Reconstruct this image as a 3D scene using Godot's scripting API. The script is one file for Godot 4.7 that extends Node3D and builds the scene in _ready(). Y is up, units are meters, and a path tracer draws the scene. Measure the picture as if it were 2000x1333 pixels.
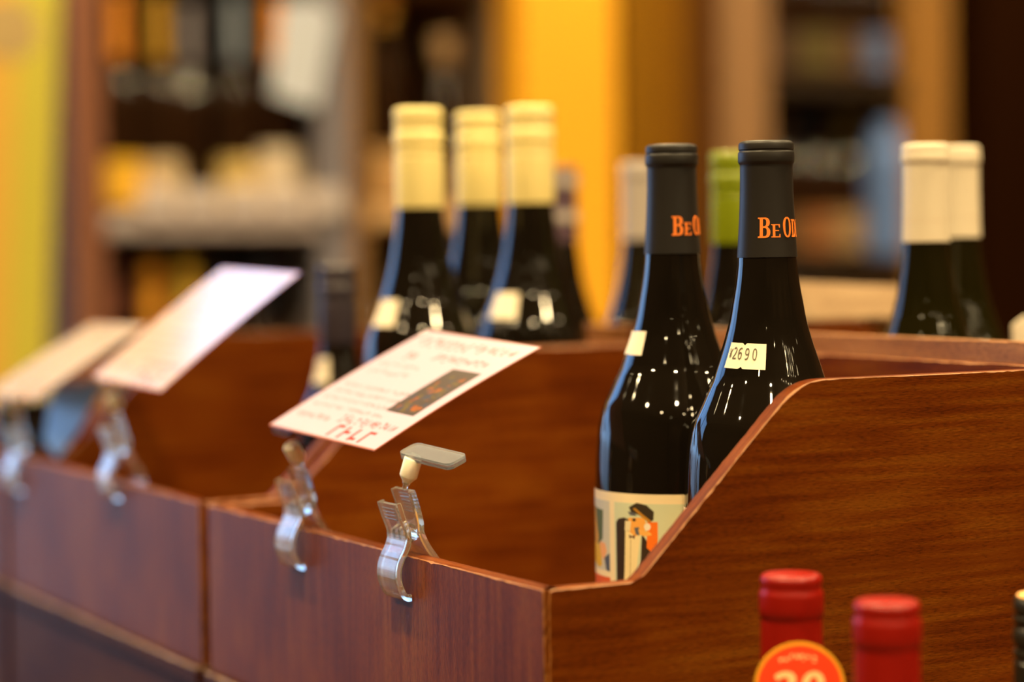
extends Node3D
# A wine shop counter: wooden crates of bottles with clear sign clips and cards, shelves of bottles far behind.
# Lengths in the helpers are millimetres from the near top corner of the front crate; V() turns them into metres.

const MM := 0.001
const TOP := 1.04   # height of the crate's low front edge above the floor, metres
var M := {}
var used := {}
var rng := RandomNumberGenerator.new()

func V(x: float, y: float, z: float) -> Vector3:
	return Vector3(x * MM, y * MM + TOP, z * MM)

func lin(r: float, g: float, b: float) -> Color:
	return Color(r, g, b).linear_to_srgb()

# ------------------------------------------------------------------ naming
func numbered(called: String) -> String:
	var n: int = used.get(called, 0)
	used[called] = n + 1
	return called if n == 0 else "%s_%03d" % [called, n]

func tag(o: Node3D, label: String, category: String, group := "") -> Node3D:
	o.set_meta("label", label)
	o.set_meta("category", category)
	if group != "":
		o.set_meta("group", group)
	return o

func thing(called: String, label: String, category: String, at: Vector3, group := "", turn := 0.0) -> Node3D:
	var o := Node3D.new()
	o.name = numbered(called)
	add_child(o)
	o.position = at
	o.rotation.y = turn
	tag(o, label, category, group)
	return o

func part(called: String, mesh: Mesh, mat: Material, parent: Node3D, at := Vector3.ZERO) -> MeshInstance3D:
	var o := MeshInstance3D.new()
	o.name = called
	o.mesh = mesh
	if mat:
		o.material_override = mat
	parent.add_child(o, true)
	o.position = at
	return o

func struct(called: String, mesh: Mesh, mat: Material, at := Vector3.ZERO) -> MeshInstance3D:
	var o := MeshInstance3D.new()
	o.name = called
	o.mesh = mesh
	o.material_override = mat
	add_child(o, true)
	o.position = at
	o.set_meta("kind", "structure")
	return o

# ------------------------------------------------------------------ materials
func mat(c: Color, rough := 0.6, spec := 0.5, metal := 0.0) -> StandardMaterial3D:
	var m := StandardMaterial3D.new()
	m.albedo_color = c.linear_to_srgb()
	m.roughness = rough
	m.metallic_specular = spec
	m.metallic = metal
	return m

func stretched(sd: int, w: int, h: int, size: int, freq: float) -> PackedByteArray:
	var n := FastNoiseLite.new()
	n.seed = sd
	n.noise_type = FastNoiseLite.TYPE_SIMPLEX_SMOOTH
	n.frequency = freq
	n.fractal_octaves = 3
	var im := n.get_seamless_image(w, h)
	im.convert(Image.FORMAT_L8)
	im.resize(size, size, Image.INTERPOLATE_CUBIC)
	return im.get_data()

func wood_maps(sd: int, dark: Color, mid: Color, light: Color, size := 1024) -> Array:
	# Grain runs along u.
	var broad := stretched(sd, 48, 96, size, 0.035)
	var streak := stretched(sd + 1, 48, size, size, 0.05)
	var fine := stretched(sd + 2, 160, size, size, 0.32)
	var out := PackedByteArray()
	out.resize(size * size * 3)
	var hm := PackedByteArray()
	hm.resize(size * size)
	var d := dark.linear_to_srgb()
	var m := mid.linear_to_srgb()
	var l := light.linear_to_srgb()
	for i in size * size:
		var a := broad[i] / 255.0
		var b := streak[i] / 255.0
		var f := fine[i] / 255.0
		var t := clampf(0.5 + (a - 0.5) * 0.7 + (b - 0.5) * 0.95 + (f - 0.5) * 0.45, 0.0, 1.0)
		var r := 0.0
		var g := 0.0
		var bl := 0.0
		if t < 0.5:
			var k := t * 2.0
			r = lerpf(d.r, m.r, k)
			g = lerpf(d.g, m.g, k)
			bl = lerpf(d.b, m.b, k)
		else:
			var k := t * 2.0 - 1.0
			r = lerpf(m.r, l.r, k)
			g = lerpf(m.g, l.g, k)
			bl = lerpf(m.b, l.b, k)
		var p := 1.0
		if f < 0.33:
			p = 0.86
		elif f > 0.72:
			p = 1.07
		out[i * 3] = int(clampf(r * p, 0, 1) * 255)
		out[i * 3 + 1] = int(clampf(g * p, 0, 1) * 255)
		out[i * 3 + 2] = int(clampf(bl * p, 0, 1) * 255)
		hm[i] = int(f * 255)
	return [ImageTexture.create_from_image(Image.create_from_data(size, size, false, Image.FORMAT_RGB8, out)),
		ImageTexture.create_from_image(Image.create_from_data(size, size, false, Image.FORMAT_L8, hm))]

func wood_mat(maps: Array, tint: Color, rough: float, relief: float, spec := 0.5) -> StandardMaterial3D:
	var m := mat(tint, rough, spec)
	m.albedo_texture = maps[0]
	m.heightmap_enabled = relief > 0
	if relief > 0:
		m.heightmap_texture = maps[1]
		m.heightmap_scale = relief
	return m

func make_materials() -> void:
	var w1 := wood_maps(11, Color(0.074, 0.0125, 0.0006), Color(0.122, 0.0250, 0.0010), Color(0.165, 0.046, 0.0026))
	M.wood = wood_mat(w1, Color(1, 1, 1), 0.40, 0.006, 0.24)
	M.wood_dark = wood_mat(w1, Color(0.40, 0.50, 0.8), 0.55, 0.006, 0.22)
	M.wood_light = wood_mat(w1, Color(1, 1, 1), 0.4, 0.0, 0.5)
	M.wood_light.albedo_texture = wood_maps(41, Color(0.20, 0.075, 0.02), Color(0.28, 0.115, 0.033), Color(0.34, 0.15, 0.05), 512)[0]
	M.worn = mat(Color(0.26, 0.095, 0.016), 0.5)
	M.worn_pale = mat(Color(0.20, 0.11, 0.05), 0.6)
	M.tan_wood = wood_mat(wood_maps(27, Color(0.26, 0.155, 0.07), Color(0.32, 0.20, 0.095), Color(0.37, 0.24, 0.12), 512), Color(1, 1, 1), 0.5, 0.0)
	M.shelf_wood = mat(Color(0.42, 0.27, 0.15), 0.6)
	M.glass = mat(Color(0.006, 0.0042, 0.0025), 0.035, 0.5)
	M.glass_olive = mat(Color(0.0075, 0.006, 0.001), 0.04, 0.5)
	M.glass_brown = mat(Color(0.020, 0.008, 0.003), 0.16, 0.4)
	M.black_foil = mat(Color(0.012, 0.0095, 0.0075), 0.46, 0.4)
	M.orange_ink = mat(Color(0.98, 0.24, 0.03), 0.5)
	M.paper = mat(Color(0.80, 0.70, 0.53), 0.6)
	M.grey_ink = mat(Color(0.22, 0.20, 0.15), 0.7)
	M.cream_cap = mat(Color(0.82, 0.69, 0.275), 0.42)
	M.ivory_cap = mat(Color(0.70, 0.61, 0.45), 0.38)
	M.ivory_print = mat(Color(0.62, 0.50, 0.34), 0.5)
	M.green_cap = mat(Color(0.19, 0.24, 0.002), 0.38)
	M.red_foil = mat(Color(0.205, 0.0045, 0.001), 0.36, 0.36)
	M.purple_cap = mat(Color(0.035, 0.026, 0.036), 0.4)
	M.plum_cap = mat(Color(0.09, 0.05, 0.075), 0.45)
	M.silver_cap = mat(Color(0.42, 0.37, 0.33), 0.4)
	M.black_cap = mat(Color(0.010, 0.010, 0.006), 0.35)
	M.nylon = mat(Color(0.88, 0.82, 0.66), 0.5)
	M.nylon.subsurf_scatter_enabled = true
	M.nylon.subsurf_scatter_strength = 0.2
	M.steel = mat(Color(0.62, 0.62, 0.62), 0.22, 0.5, 1.0)
	M.clear = mat(Color(1.0, 0.93, 0.82), 0.04)
	M.clear.albedo_color.a = 0.09
	M.clear.transparency = BaseMaterial3D.TRANSPARENCY_ALPHA
	M.clear.refraction_enabled = true
	M.clear.refraction_scale = 0.05
	M.clear_plate = M.clear.duplicate()
	M.clear_plate.albedo_color = Color(0.93, 0.96, 1.0, 0.10)
	M.clear_thin = M.clear.duplicate()
	M.clear_thin.albedo_color.a = 0.0
	M.pane = mat(Color(1, 1, 1), 0.02)
	M.pane.albedo_color.a = 0.06
	M.pane.transparency = BaseMaterial3D.TRANSPARENCY_ALPHA
	M.plaster = mat(Color(0.035, 0.020, 0.010), 0.85, 0.2)
	M.ceiling = mat(Color(0.16, 0.13, 0.10), 0.9, 0.2)
	M.floor = mat(Color(0.085, 0.055, 0.035), 0.6, 0.3)
	M.brown_wall = mat(Color(0.05, 0.02, 0.006), 0.7, 0.2)
	M.dark_wall = mat(Color(0.013, 0.0035, 0.0004), 0.8, 0.1)
	M.steel_frame = mat(Color(0.12, 0.12, 0.12), 0.5)
	M.lamp_rim = mat(Color(0.6, 0.6, 0.58), 0.5)
	M.lamp_glow = mat(Color(1, 0.9, 0.7), 0.5)
	M.lamp_glow.emission_enabled = true
	M.lamp_glow.emission = lin(1.0, 0.78, 0.42)
	M.lamp_glow.emission_energy_multiplier = 26.0
	M.asphalt = mat(Color(0.46, 0.34, 0.22), 0.9)

# ------------------------------------------------------------------ meshes
class Tris:
	var v := PackedVector3Array()
	var n := PackedVector3Array()
	var uv := PackedVector2Array()
	func tri(a: Vector3, b: Vector3, c: Vector3, hint: Vector3, ua := Vector2.ZERO, ub := Vector2.ZERO, uc := Vector2.ZERO) -> void:
		var f := (b - a).cross(c - a)
		if f.length_squared() < 1e-20:
			return
		# Front faces run clockwise: the cross product of a clockwise face points inwards.
		if f.dot(hint) > 0:
			v.append_array([a, c, b])
			uv.append_array([ua, uc, ub])
			f = f.normalized()
		else:
			v.append_array([a, b, c])
			uv.append_array([ua, ub, uc])
			f = -f.normalized()
		n.append_array([f, f, f])
	func quad(a: Vector3, b: Vector3, c: Vector3, d: Vector3, hint: Vector3, ua := Vector2.ZERO, ub := Vector2.ZERO, uc := Vector2.ZERO, ud := Vector2.ZERO) -> void:
		tri(a, b, c, hint, ua, ub, uc)
		tri(a, c, d, hint, ua, uc, ud)
	func into(m: ArrayMesh, material: Material = null) -> void:
		if v.is_empty():
			return
		var a := []
		a.resize(Mesh.ARRAY_MAX)
		a[Mesh.ARRAY_VERTEX] = v
		a[Mesh.ARRAY_NORMAL] = n
		a[Mesh.ARRAY_TEX_UV] = uv
		m.add_surface_from_arrays(Mesh.PRIMITIVE_TRIANGLES, a)
		if material:
			m.surface_set_material(m.get_surface_count() - 1, material)
	func mesh() -> ArrayMesh:
		var m := ArrayMesh.new()
		into(m)
		return m

func add_box(t: Tris, c: Vector3, s: Vector3, bev := 0.0, basis := Basis.IDENTITY) -> void:
	# a box with chamfered edges, centre c, size s
	var h := s / 2.0
	var b := minf(bev, minf(h.x, minf(h.y, h.z)) * 0.9)
	var P := func(sx: float, sy: float, sz: float, ax: int) -> Vector3:
		var q := Vector3(sx * (h.x - (0.0 if ax == 0 else b)), sy * (h.y - (0.0 if ax == 1 else b)), sz * (h.z - (0.0 if ax == 2 else b)))
		return c + basis * q
	for ax in 3:
		for sg in [-1.0, 1.0]:
			var q := []
			for k in [[-1, -1], [1, -1], [1, 1], [-1, 1]]:
				var e := [0.0, 0.0, 0.0]
				e[ax] = sg
				e[(ax + 1) % 3] = float(k[0])
				e[(ax + 2) % 3] = float(k[1])
				q.append(P.call(e[0], e[1], e[2], ax))
			var hint := Vector3.ZERO
			hint[ax] = sg
			var w := s[(ax + 1) % 3] / 0.3
			var g := s[(ax + 2) % 3] / 0.3
			if s[(ax + 1) % 3] < s[(ax + 2) % 3]:
				t.quad(q[0], q[1], q[2], q[3], basis * hint, Vector2(0, 0), Vector2(0, w), Vector2(g, w), Vector2(g, 0))
			else:
				t.quad(q[0], q[1], q[2], q[3], basis * hint, Vector2(0, 0), Vector2(w, 0), Vector2(w, g), Vector2(0, g))
	if b <= 0.0:
		return
	for ax in 3:
		var a1 := (ax + 1) % 3
		var a2 := (ax + 2) % 3
		for s1 in [-1.0, 1.0]:
			for s2 in [-1.0, 1.0]:
				var lo := [0.0, 0.0, 0.0]
				lo[a1] = s1
				lo[a2] = s2
				lo[ax] = -1.0
				var hi := lo.duplicate()
				hi[ax] = 1.0
				var hint := Vector3.ZERO
				hint[a1] = s1
				hint[a2] = s2
				t.quad(P.call(lo[0], lo[1], lo[2], a1), P.call(hi[0], hi[1], hi[2], a1), P.call(hi[0], hi[1], hi[2], a2), P.call(lo[0], lo[1], lo[2], a2), basis * hint)
	for sx in [-1.0, 1.0]:
		for sy in [-1.0, 1.0]:
			for sz in [-1.0, 1.0]:
				t.tri(P.call(sx, sy, sz, 0), P.call(sx, sy, sz, 1), P.call(sx, sy, sz, 2), basis * Vector3(sx, sy, sz))

func box(s: Vector3, bev := 0.0, c := Vector3.ZERO) -> ArrayMesh:
	var t := Tris.new()
	add_box(t, c, s, bev)
	return t.mesh()

func boxes(list: Array) -> ArrayMesh:   # [[lo, hi], ...] in one mesh
	var t := Tris.new()
	for e in list:
		add_box(t, (e[0] + e[1]) / 2.0, (e[1] - e[0]).abs(), 0.0)
	return t.mesh()

func panel(poly: PackedVector2Array, thick: float, bev: float, along_x: bool, sd: int, face_mat: Material, edge_mat: Material, step := 0.003) -> ArrayMesh:
	# A board: outline in x, y (anticlockwise), front face at z = 0, back at z = -thick; its arrises are rounded off and worn unevenly.
	var nz := FastNoiseLite.new()
	nz.seed = sd
	nz.frequency = 130.0
	nz.fractal_octaves = 3
	var pts := PackedVector2Array()
	var nor := PackedVector2Array()
	var k := poly.size()
	for i in k:
		var a := poly[i]
		var b := poly[(i + 1) % k]
		var z := poly[(i + k - 1) % k]
		var e := (b - a).normalized()
		var f := (a - z).normalized()
		var n1 := Vector2(e.y, -e.x)
		var n0 := Vector2(f.y, -f.x)
		var mi := (n0 + n1).normalized()
		pts.append(a)
		nor.append(mi / maxf(0.5, mi.dot(n1)))
		var c := int((b - a).length() / step)
		for j in range(1, c):
			pts.append(a.lerp(b, float(j) / c))
			nor.append(n1)
	var n := pts.size()
	var rf := PackedVector2Array()
	var rb := PackedVector2Array()
	var bf := PackedFloat32Array()
	for i in n:
		var w1 := bev * clampf(1.0 + 1.5 * nz.get_noise_2d(pts[i].x, pts[i].y), 0.35, 2.1)
		var w2 := bev * clampf(1.0 + 1.5 * nz.get_noise_2d(pts[i].x + 5.0, pts[i].y), 0.35, 2.1)
		rf.append(pts[i] - nor[i] * w1)
		rb.append(pts[i] - nor[i] * w2)
		bf.append(w1)
		bf.append(w2)
	var faces := Tris.new()
	var edge := Tris.new()
	var U := func(p: Vector2) -> Vector2:
		return (p if along_x else Vector2(p.y, p.x)) / 0.3 + Vector2(sd * 0.37, sd * 0.21)
	var idx := Geometry2D.triangulate_polygon(rf)
	for i in range(0, idx.size(), 3):
		var a := rf[idx[i]]
		var b := rf[idx[i + 1]]
		var c := rf[idx[i + 2]]
		faces.tri(Vector3(a.x, a.y, 0), Vector3(b.x, b.y, 0), Vector3(c.x, c.y, 0), Vector3(0, 0, 1), U.call(a), U.call(b), U.call(c))
	idx = Geometry2D.triangulate_polygon(rb)
	for i in range(0, idx.size(), 3):
		var a := rb[idx[i]]
		var b := rb[idx[i + 1]]
		var c := rb[idx[i + 2]]
		faces.tri(Vector3(a.x, a.y, -thick), Vector3(b.x, b.y, -thick), Vector3(c.x, c.y, -thick), Vector3(0, 0, -1), U.call(a), U.call(b), U.call(c))
	var run := 0.0
	for i in n:
		var j := (i + 1) % n
		var h2: Vector2 = nor[i] + nor[j]
		var h := Vector3(h2.x, h2.y, 0)
		var a := Vector3(pts[i].x, pts[i].y, -bf[i * 2])
		var b := Vector3(pts[j].x, pts[j].y, -bf[j * 2])
		var a2 := Vector3(pts[i].x, pts[i].y, -thick + bf[i * 2 + 1])
		var b2 := Vector3(pts[j].x, pts[j].y, -thick + bf[j * 2 + 1])
		var l := (pts[j] - pts[i]).length() / 0.3
		faces.quad(a, b, b2, a2, h, Vector2(run, 0), Vector2(run + l, 0), Vector2(run + l, thick / 0.3), Vector2(run, thick / 0.3))
		run += l
		edge.quad(a, b, Vector3(rf[j].x, rf[j].y, 0), Vector3(rf[i].x, rf[i].y, 0), h + Vector3(0, 0, 1))
		edge.quad(a2, b2, Vector3(rb[j].x, rb[j].y, -thick), Vector3(rb[i].x, rb[i].y, -thick), h - Vector3(0, 0, 1))
	var m := ArrayMesh.new()
	faces.into(m, face_mat)
	edge.into(m, edge_mat)
	return m

func rect(x0: float, y0: float, x1: float, y1: float) -> PackedVector2Array:
	return PackedVector2Array([Vector2(x0, y0), Vector2(x1, y0), Vector2(x1, y1), Vector2(x0, y1)])

func lathe(prof: PackedVector2Array, seg := 56, t0 := 0.0, t1 := TAU, sharp := 38.0) -> ArrayMesh:
	# profile of (radius, height) from the bottom up; angle 0 looks along +z and grows towards +x
	var v := PackedVector3Array()
	var n := PackedVector3Array()
	var uv := PackedVector2Array()
	var ix := PackedInt32Array()
	var k := prof.size()
	var sn := PackedVector2Array()
	for j in k - 1:
		var e := prof[j + 1] - prof[j]
		sn.append(Vector2(e.y, -e.x).normalized())
	var ht := maxf(prof[k - 1].y - prof[0].y, 1e-6)
	for j in k - 1:
		var na := sn[j]
		var nb := sn[j]
		if j > 0 and rad_to_deg(sn[j].angle_to(sn[j - 1])) < sharp and rad_to_deg(sn[j].angle_to(sn[j - 1])) > -sharp:
			na = (sn[j] + sn[j - 1]).normalized()
		if j < k - 2 and rad_to_deg(sn[j].angle_to(sn[j + 1])) < sharp and rad_to_deg(sn[j].angle_to(sn[j + 1])) > -sharp:
			nb = (sn[j] + sn[j + 1]).normalized()
		var base := v.size()
		for i in seg + 1:
			var t := lerpf(t0, t1, float(i) / seg)
			var d := Vector3(sin(t), 0, cos(t))
			v.append(d * prof[j].x + Vector3(0, prof[j].y, 0))
			n.append(d * na.x + Vector3(0, na.y, 0))
			uv.append(Vector2(float(i) / seg, 1.0 - (prof[j].y - prof[0].y) / ht))
			v.append(d * prof[j + 1].x + Vector3(0, prof[j + 1].y, 0))
			n.append(d * nb.x + Vector3(0, nb.y, 0))
			uv.append(Vector2(float(i) / seg, 1.0 - (prof[j + 1].y - prof[0].y) / ht))
		for i in seg:
			var a := base + i * 2
			ix.append_array([a, a + 1, a + 3, a, a + 3, a + 2])
	var arr := []
	arr.resize(Mesh.ARRAY_MAX)
	arr[Mesh.ARRAY_VERTEX] = v
	arr[Mesh.ARRAY_NORMAL] = n
	arr[Mesh.ARRAY_TEX_UV] = uv
	arr[Mesh.ARRAY_INDEX] = ix
	var m := ArrayMesh.new()
	m.add_surface_from_arrays(Mesh.PRIMITIVE_TRIANGLES, arr)
	return m

func turned(pts: Array) -> PackedVector2Array:   # [[r, y], ...] in millimetres
	var o := PackedVector2Array()
	for p in pts:
		o.append(Vector2(p[0], p[1]) * MM)
	return o

func add_sweep(t: Tris, path: PackedVector2Array, half: float, th: float, rib: float) -> void:
	# A moulded strip: the path in x, y, its width along z; a raised rib runs along both sides.
	var n := path.size()
	var sec := [Vector2(-half, 0), Vector2(half, 0), Vector2(half, th + rib), Vector2(half - 2.2 * MM, th + rib), Vector2(half - 3.0 * MM, th), Vector2(-half + 3.0 * MM, th), Vector2(-half + 2.2 * MM, th + rib), Vector2(-half, th + rib)]
	var rings := []
	for i in n:
		var e := (path[mini(i + 1, n - 1)] - path[maxi(i - 1, 0)]).normalized()
		var nn := Vector2(e.y, -e.x)
		var r := []
		for q in sec:
			var p: Vector2 = path[i] + nn * q.y
			r.append(Vector3(p.x, p.y, q.x))
		rings.append(r)
	var s := sec.size()
	for i in n - 1:
		var mid := Vector3.ZERO
		for q in s:
			mid += (rings[i][q] + rings[i + 1][q]) / (2.0 * s)
		for q in s:
			var w := (q + 1) % s
			var e2: Vector2 = sec[w] - sec[q]
			var out2 := Vector2(e2.y, -e2.x)
			var e := (path[i + 1] - path[i]).normalized()
			var nn := Vector2(e.y, -e.x)
			var hint := Vector3(nn.x * out2.y, nn.y * out2.y, out2.x)
			t.quad(rings[i][q], rings[i + 1][q], rings[i + 1][w], rings[i][w], hint)
	for end in [0, n - 1]:
		var e3 := (path[1] - path[0]) if end == 0 else (path[n - 1] - path[n - 2])
		var hint := Vector3(e3.x, e3.y, 0) * (-1.0 if end == 0 else 1.0)
		var r: Array = rings[end]
		t.quad(r[0], r[1], r[4], r[5], hint)
		t.quad(r[1], r[2], r[3], r[4], hint)
		t.quad(r[0], r[5], r[6], r[7], hint)

func curve(pts: Array, sub := 6) -> PackedVector2Array:
	var o := PackedVector2Array()
	var n := pts.size()
	for i in n - 1:
		var p0: Vector2 = pts[maxi(i - 1, 0)]
		var p1: Vector2 = pts[i]
		var p2: Vector2 = pts[i + 1]
		var p3: Vector2 = pts[mini(i + 2, n - 1)]
		for j in sub:
			o.append(p1.cubic_interpolate(p2, p0, p3, float(j) / sub) * MM)
	o.append(pts[n - 1] * MM)
	return o

func glyphs(text: String, family: String, bold: bool, w: float, h: float, depth := 0.0002) -> Array:
	# the arrays of a TextMesh scaled to w by h metres with its lower left corner at 0, 0
	var f := SystemFont.new()
	f.font_names = PackedStringArray([family])
	f.font_weight = 700 if bold else 400
	var t := TextMesh.new()
	t.font = f
	t.text = text
	t.font_size = 64
	t.pixel_size = 0.01
	t.depth = 0.02
	t.curve_step = 1.0
	var a := t.surface_get_arrays(0)
	var bb := t.get_aabb()
	var v: PackedVector3Array = a[Mesh.ARRAY_VERTEX]
	for i in v.size():
		var p := v[i] - bb.position
		v[i] = Vector3(p.x / bb.size.x * w, p.y / bb.size.y * h, p.z / bb.size.z * depth)
	a[Mesh.ARRAY_VERTEX] = v
	return a

func bent_text(letters: Array, r_at: Callable, family: String, bold: bool) -> ArrayMesh:
	# letters: [[char, angle of its left edge, width mm, foot height mm, height mm], ...] laid round a turned surface
	var m := ArrayMesh.new()
	for l in letters:
		var a := glyphs(l[0], family, bold, l[2] * MM, l[4] * MM)
		var v: PackedVector3Array = a[Mesh.ARRAY_VERTEX]
		var n: PackedVector3Array = a[Mesh.ARRAY_NORMAL]
		for i in v.size():
			var y: float = l[3] * MM + v[i].y
			var r: float = r_at.call(y)
			var t: float = l[1] + v[i].x / r
			var rr := r + 0.00008 + v[i].z
			v[i] = Vector3(sin(t) * rr, y, cos(t) * rr)
			n[i] = Vector3(sin(t) * n[i].z + cos(t) * n[i].x, n[i].y, cos(t) * n[i].z - sin(t) * n[i].x)
		a[Mesh.ARRAY_VERTEX] = v
		a[Mesh.ARRAY_NORMAL] = n
		a[Mesh.ARRAY_TANGENT] = null
		m.add_surface_from_arrays(Mesh.PRIMITIVE_TRIANGLES, a)
	return m

# ------------------------------------------------------------------ flat print
func fill_poly(im: Image, pts: Array, c: Color) -> void:
	var w := im.get_width()
	var h := im.get_height()
	var lo := 1e9
	var hi := -1e9
	for p in pts:
		lo = minf(lo, p.y * h)
		hi = maxf(hi, p.y * h)
	for y in range(maxi(0, int(lo)), mini(h, int(hi) + 1)):
		var xs := []
		for i in pts.size():
			var a: Vector2 = pts[i] * Vector2(w, h)
			var b: Vector2 = pts[(i + 1) % pts.size()] * Vector2(w, h)
			var yy := y + 0.5
			if (a.y <= yy) != (b.y <= yy):
				xs.append(a.x + (yy - a.y) / (b.y - a.y) * (b.x - a.x))
		xs.sort()
		for k in range(0, xs.size() - 1, 2):
			var x0 := clampi(int(xs[k] + 0.5), 0, w)
			var x1 := clampi(int(xs[k + 1] + 0.5), 0, w)
			if x1 > x0:
				im.fill_rect(Rect2i(x0, y, x1 - x0, 1), c)

func V2(list: Array) -> Array:
	var o := []
	for i in range(0, list.size(), 2):
		o.append(Vector2(list[i], list[i + 1]))
	return o

func oval(x: float, y: float, rx: float, ry: float, n := 20) -> Array:
	var o := []
	for i in n:
		o.append(Vector2(x + cos(TAU * i / n) * rx, y + sin(TAU * i / n) * ry))
	return o

func label_texture() -> ImageTexture:
	# A wine label of framed panels with flat, comic-like paper-cut figures. 240 degrees round the bottle, 95 mm tall.
	var im := Image.create(1440, 880, false, Image.FORMAT_RGB8)
	var frame := Color(0.93, 0.86, 0.70)
	im.fill(frame)
	var cell := func(x0: float, y0: float, x1: float, y1: float, c: Color) -> void:
		fill_poly(im, V2([x0, y0, x1, y0, x1, y1, x0, y1]), c)
	# panels: x in fractions of the label, the middle panel stands at 0.30 .. 0.555
	cell.call(0.04, 0.055, 0.282, 0.465, Color(0.78, 0.77, 0.70))
	cell.call(0.04, 0.50, 0.282, 0.95, Color(0.85, 0.36, 0.10))
	cell.call(0.305, 0.055, 0.575, 0.95, Color(0.79, 0.82, 0.70))
	cell.call(0.60, 0.02, 0.97, 0.95, Color(0.93, 0.70, 0.08))
	# left panel: green curtain, yellow scarf, hand and skirt
	fill_poly(im, V2([0.1350, 0.1014, 0.2450, 0.1131, 0.2400, 0.2808, 0.2050, 0.3276, 0.1300, 0.3120]), Color(0.33, 0.38, 0.12))
	fill_poly(im, V2([0.1500, 0.1092, 0.1720, 0.1092, 0.2050, 0.2808, 0.1900, 0.3276, 0.1650, 0.3120]), Color(0.86, 0.62, 0.12))
	fill_poly(im, V2([0.1200, 0.3120, 0.2250, 0.3198, 0.2350, 0.4368, 0.2100, 0.4563, 0.1200, 0.4212]), Color(0.85, 0.68, 0.06))
	fill_poly(im, V2([0.2150, 0.3003, 0.2550, 0.3042, 0.2650, 0.3510, 0.2450, 0.4056, 0.2250, 0.3744]), Color(0.92, 0.66, 0.42))
	fill_poly(im, V2([0.2500, 0.3900, 0.2800, 0.3588, 0.2800, 0.4680, 0.2600, 0.4602]), Color(0.30, 0.33, 0.40))
	fill_poly(im, oval(0.235, 0.62, 0.022, 0.07), Color(0.93, 0.84, 0.74))
	# middle panel: a man in a dark coat and a flat hat, an orange block behind him
	fill_poly(im, V2([0.3119, 0.1709, 0.3220, 0.1492, 0.3431, 0.1399, 0.3610, 0.1492, 0.3688, 0.2019, 0.3649, 0.9500, 0.3119, 0.9500]), Color(0.20, 0.14, 0.07))
	fill_poly(im, V2([0.4039, 0.2267, 0.4390, 0.3259, 0.4741, 0.4003, 0.5170, 0.9500, 0.3805, 0.9500]), Color(0.20, 0.14, 0.07))
	fill_poly(im, V2([0.4211, 0.1585, 0.4523, 0.1585, 0.4523, 0.3011, 0.4351, 0.3352, 0.4180, 0.3073]), Color(0.93, 0.46, 0.08))
	fill_poly(im, V2([0.3478, 0.2143, 0.4000, 0.2267, 0.3922, 0.3383, 0.3844, 0.4499, 0.3805, 0.9500, 0.3220, 0.9500, 0.3431, 0.4499, 0.3454, 0.3259]), Color(0.93, 0.86, 0.66))
	fill_poly(im, V2([0.3587, 0.1399, 0.4117, 0.1337, 0.4211, 0.1895, 0.4039, 0.2267, 0.3805, 0.2453, 0.3587, 0.2143]), Color(0.93, 0.66, 0.30))
	fill_poly(im, V2([0.3478, 0.1585, 0.3688, 0.1585, 0.3649, 0.2143, 0.3454, 0.2143]), Color(0.90, 0.84, 0.68))
	fill_poly(im, V2([0.3790, 0.1957, 0.3946, 0.1895, 0.3961, 0.2391, 0.3844, 0.2329]), Color(0.36, 0.38, 0.42))
	fill_poly(im, V2([0.3922, 0.2019, 0.4273, 0.2143, 0.4351, 0.2329, 0.4117, 0.2422, 0.3961, 0.2329]), Color(0.94, 0.70, 0.34))
	fill_poly(im, oval(0.4211, 0.1864, 0.0102, 0.0210), Color(0.93, 0.90, 0.82))
	fill_poly(im, V2([0.3618, 0.0779, 0.3883, 0.0500, 0.4195, 0.0624, 0.4414, 0.0996, 0.4398, 0.1461, 0.4273, 0.1616, 0.3961, 0.1213, 0.3688, 0.1058]), Color(0.20, 0.16, 0.08))
	fill_poly(im, V2([0.3743, 0.0841, 0.3837, 0.0810, 0.4336, 0.1523, 0.4242, 0.1616]), Color(0.72, 0.50, 0.12))
	fill_poly(im, V2([0.3571, 0.1027, 0.3805, 0.1089, 0.3883, 0.1275, 0.3649, 0.1244]), Color(0.33, 0.34, 0.38))
	fill_poly(im, oval(0.3790, 0.1492, 0.0059, 0.0090), Color(0.15, 0.1, 0.06))
	fill_poly(im, V2([0.3610, 0.2360, 0.3712, 0.2453, 0.3821, 0.2360, 0.3790, 0.2608, 0.3712, 0.2515, 0.3626, 0.2589]), Color(0.36, 0.18, 0.10))
	fill_poly(im, V2([0.3657, 0.2639, 0.3680, 0.2639, 0.3641, 0.5119, 0.3618, 0.5119]), Color(0.70, 0.62, 0.40))
	return ImageTexture.create_from_image(im)

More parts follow.
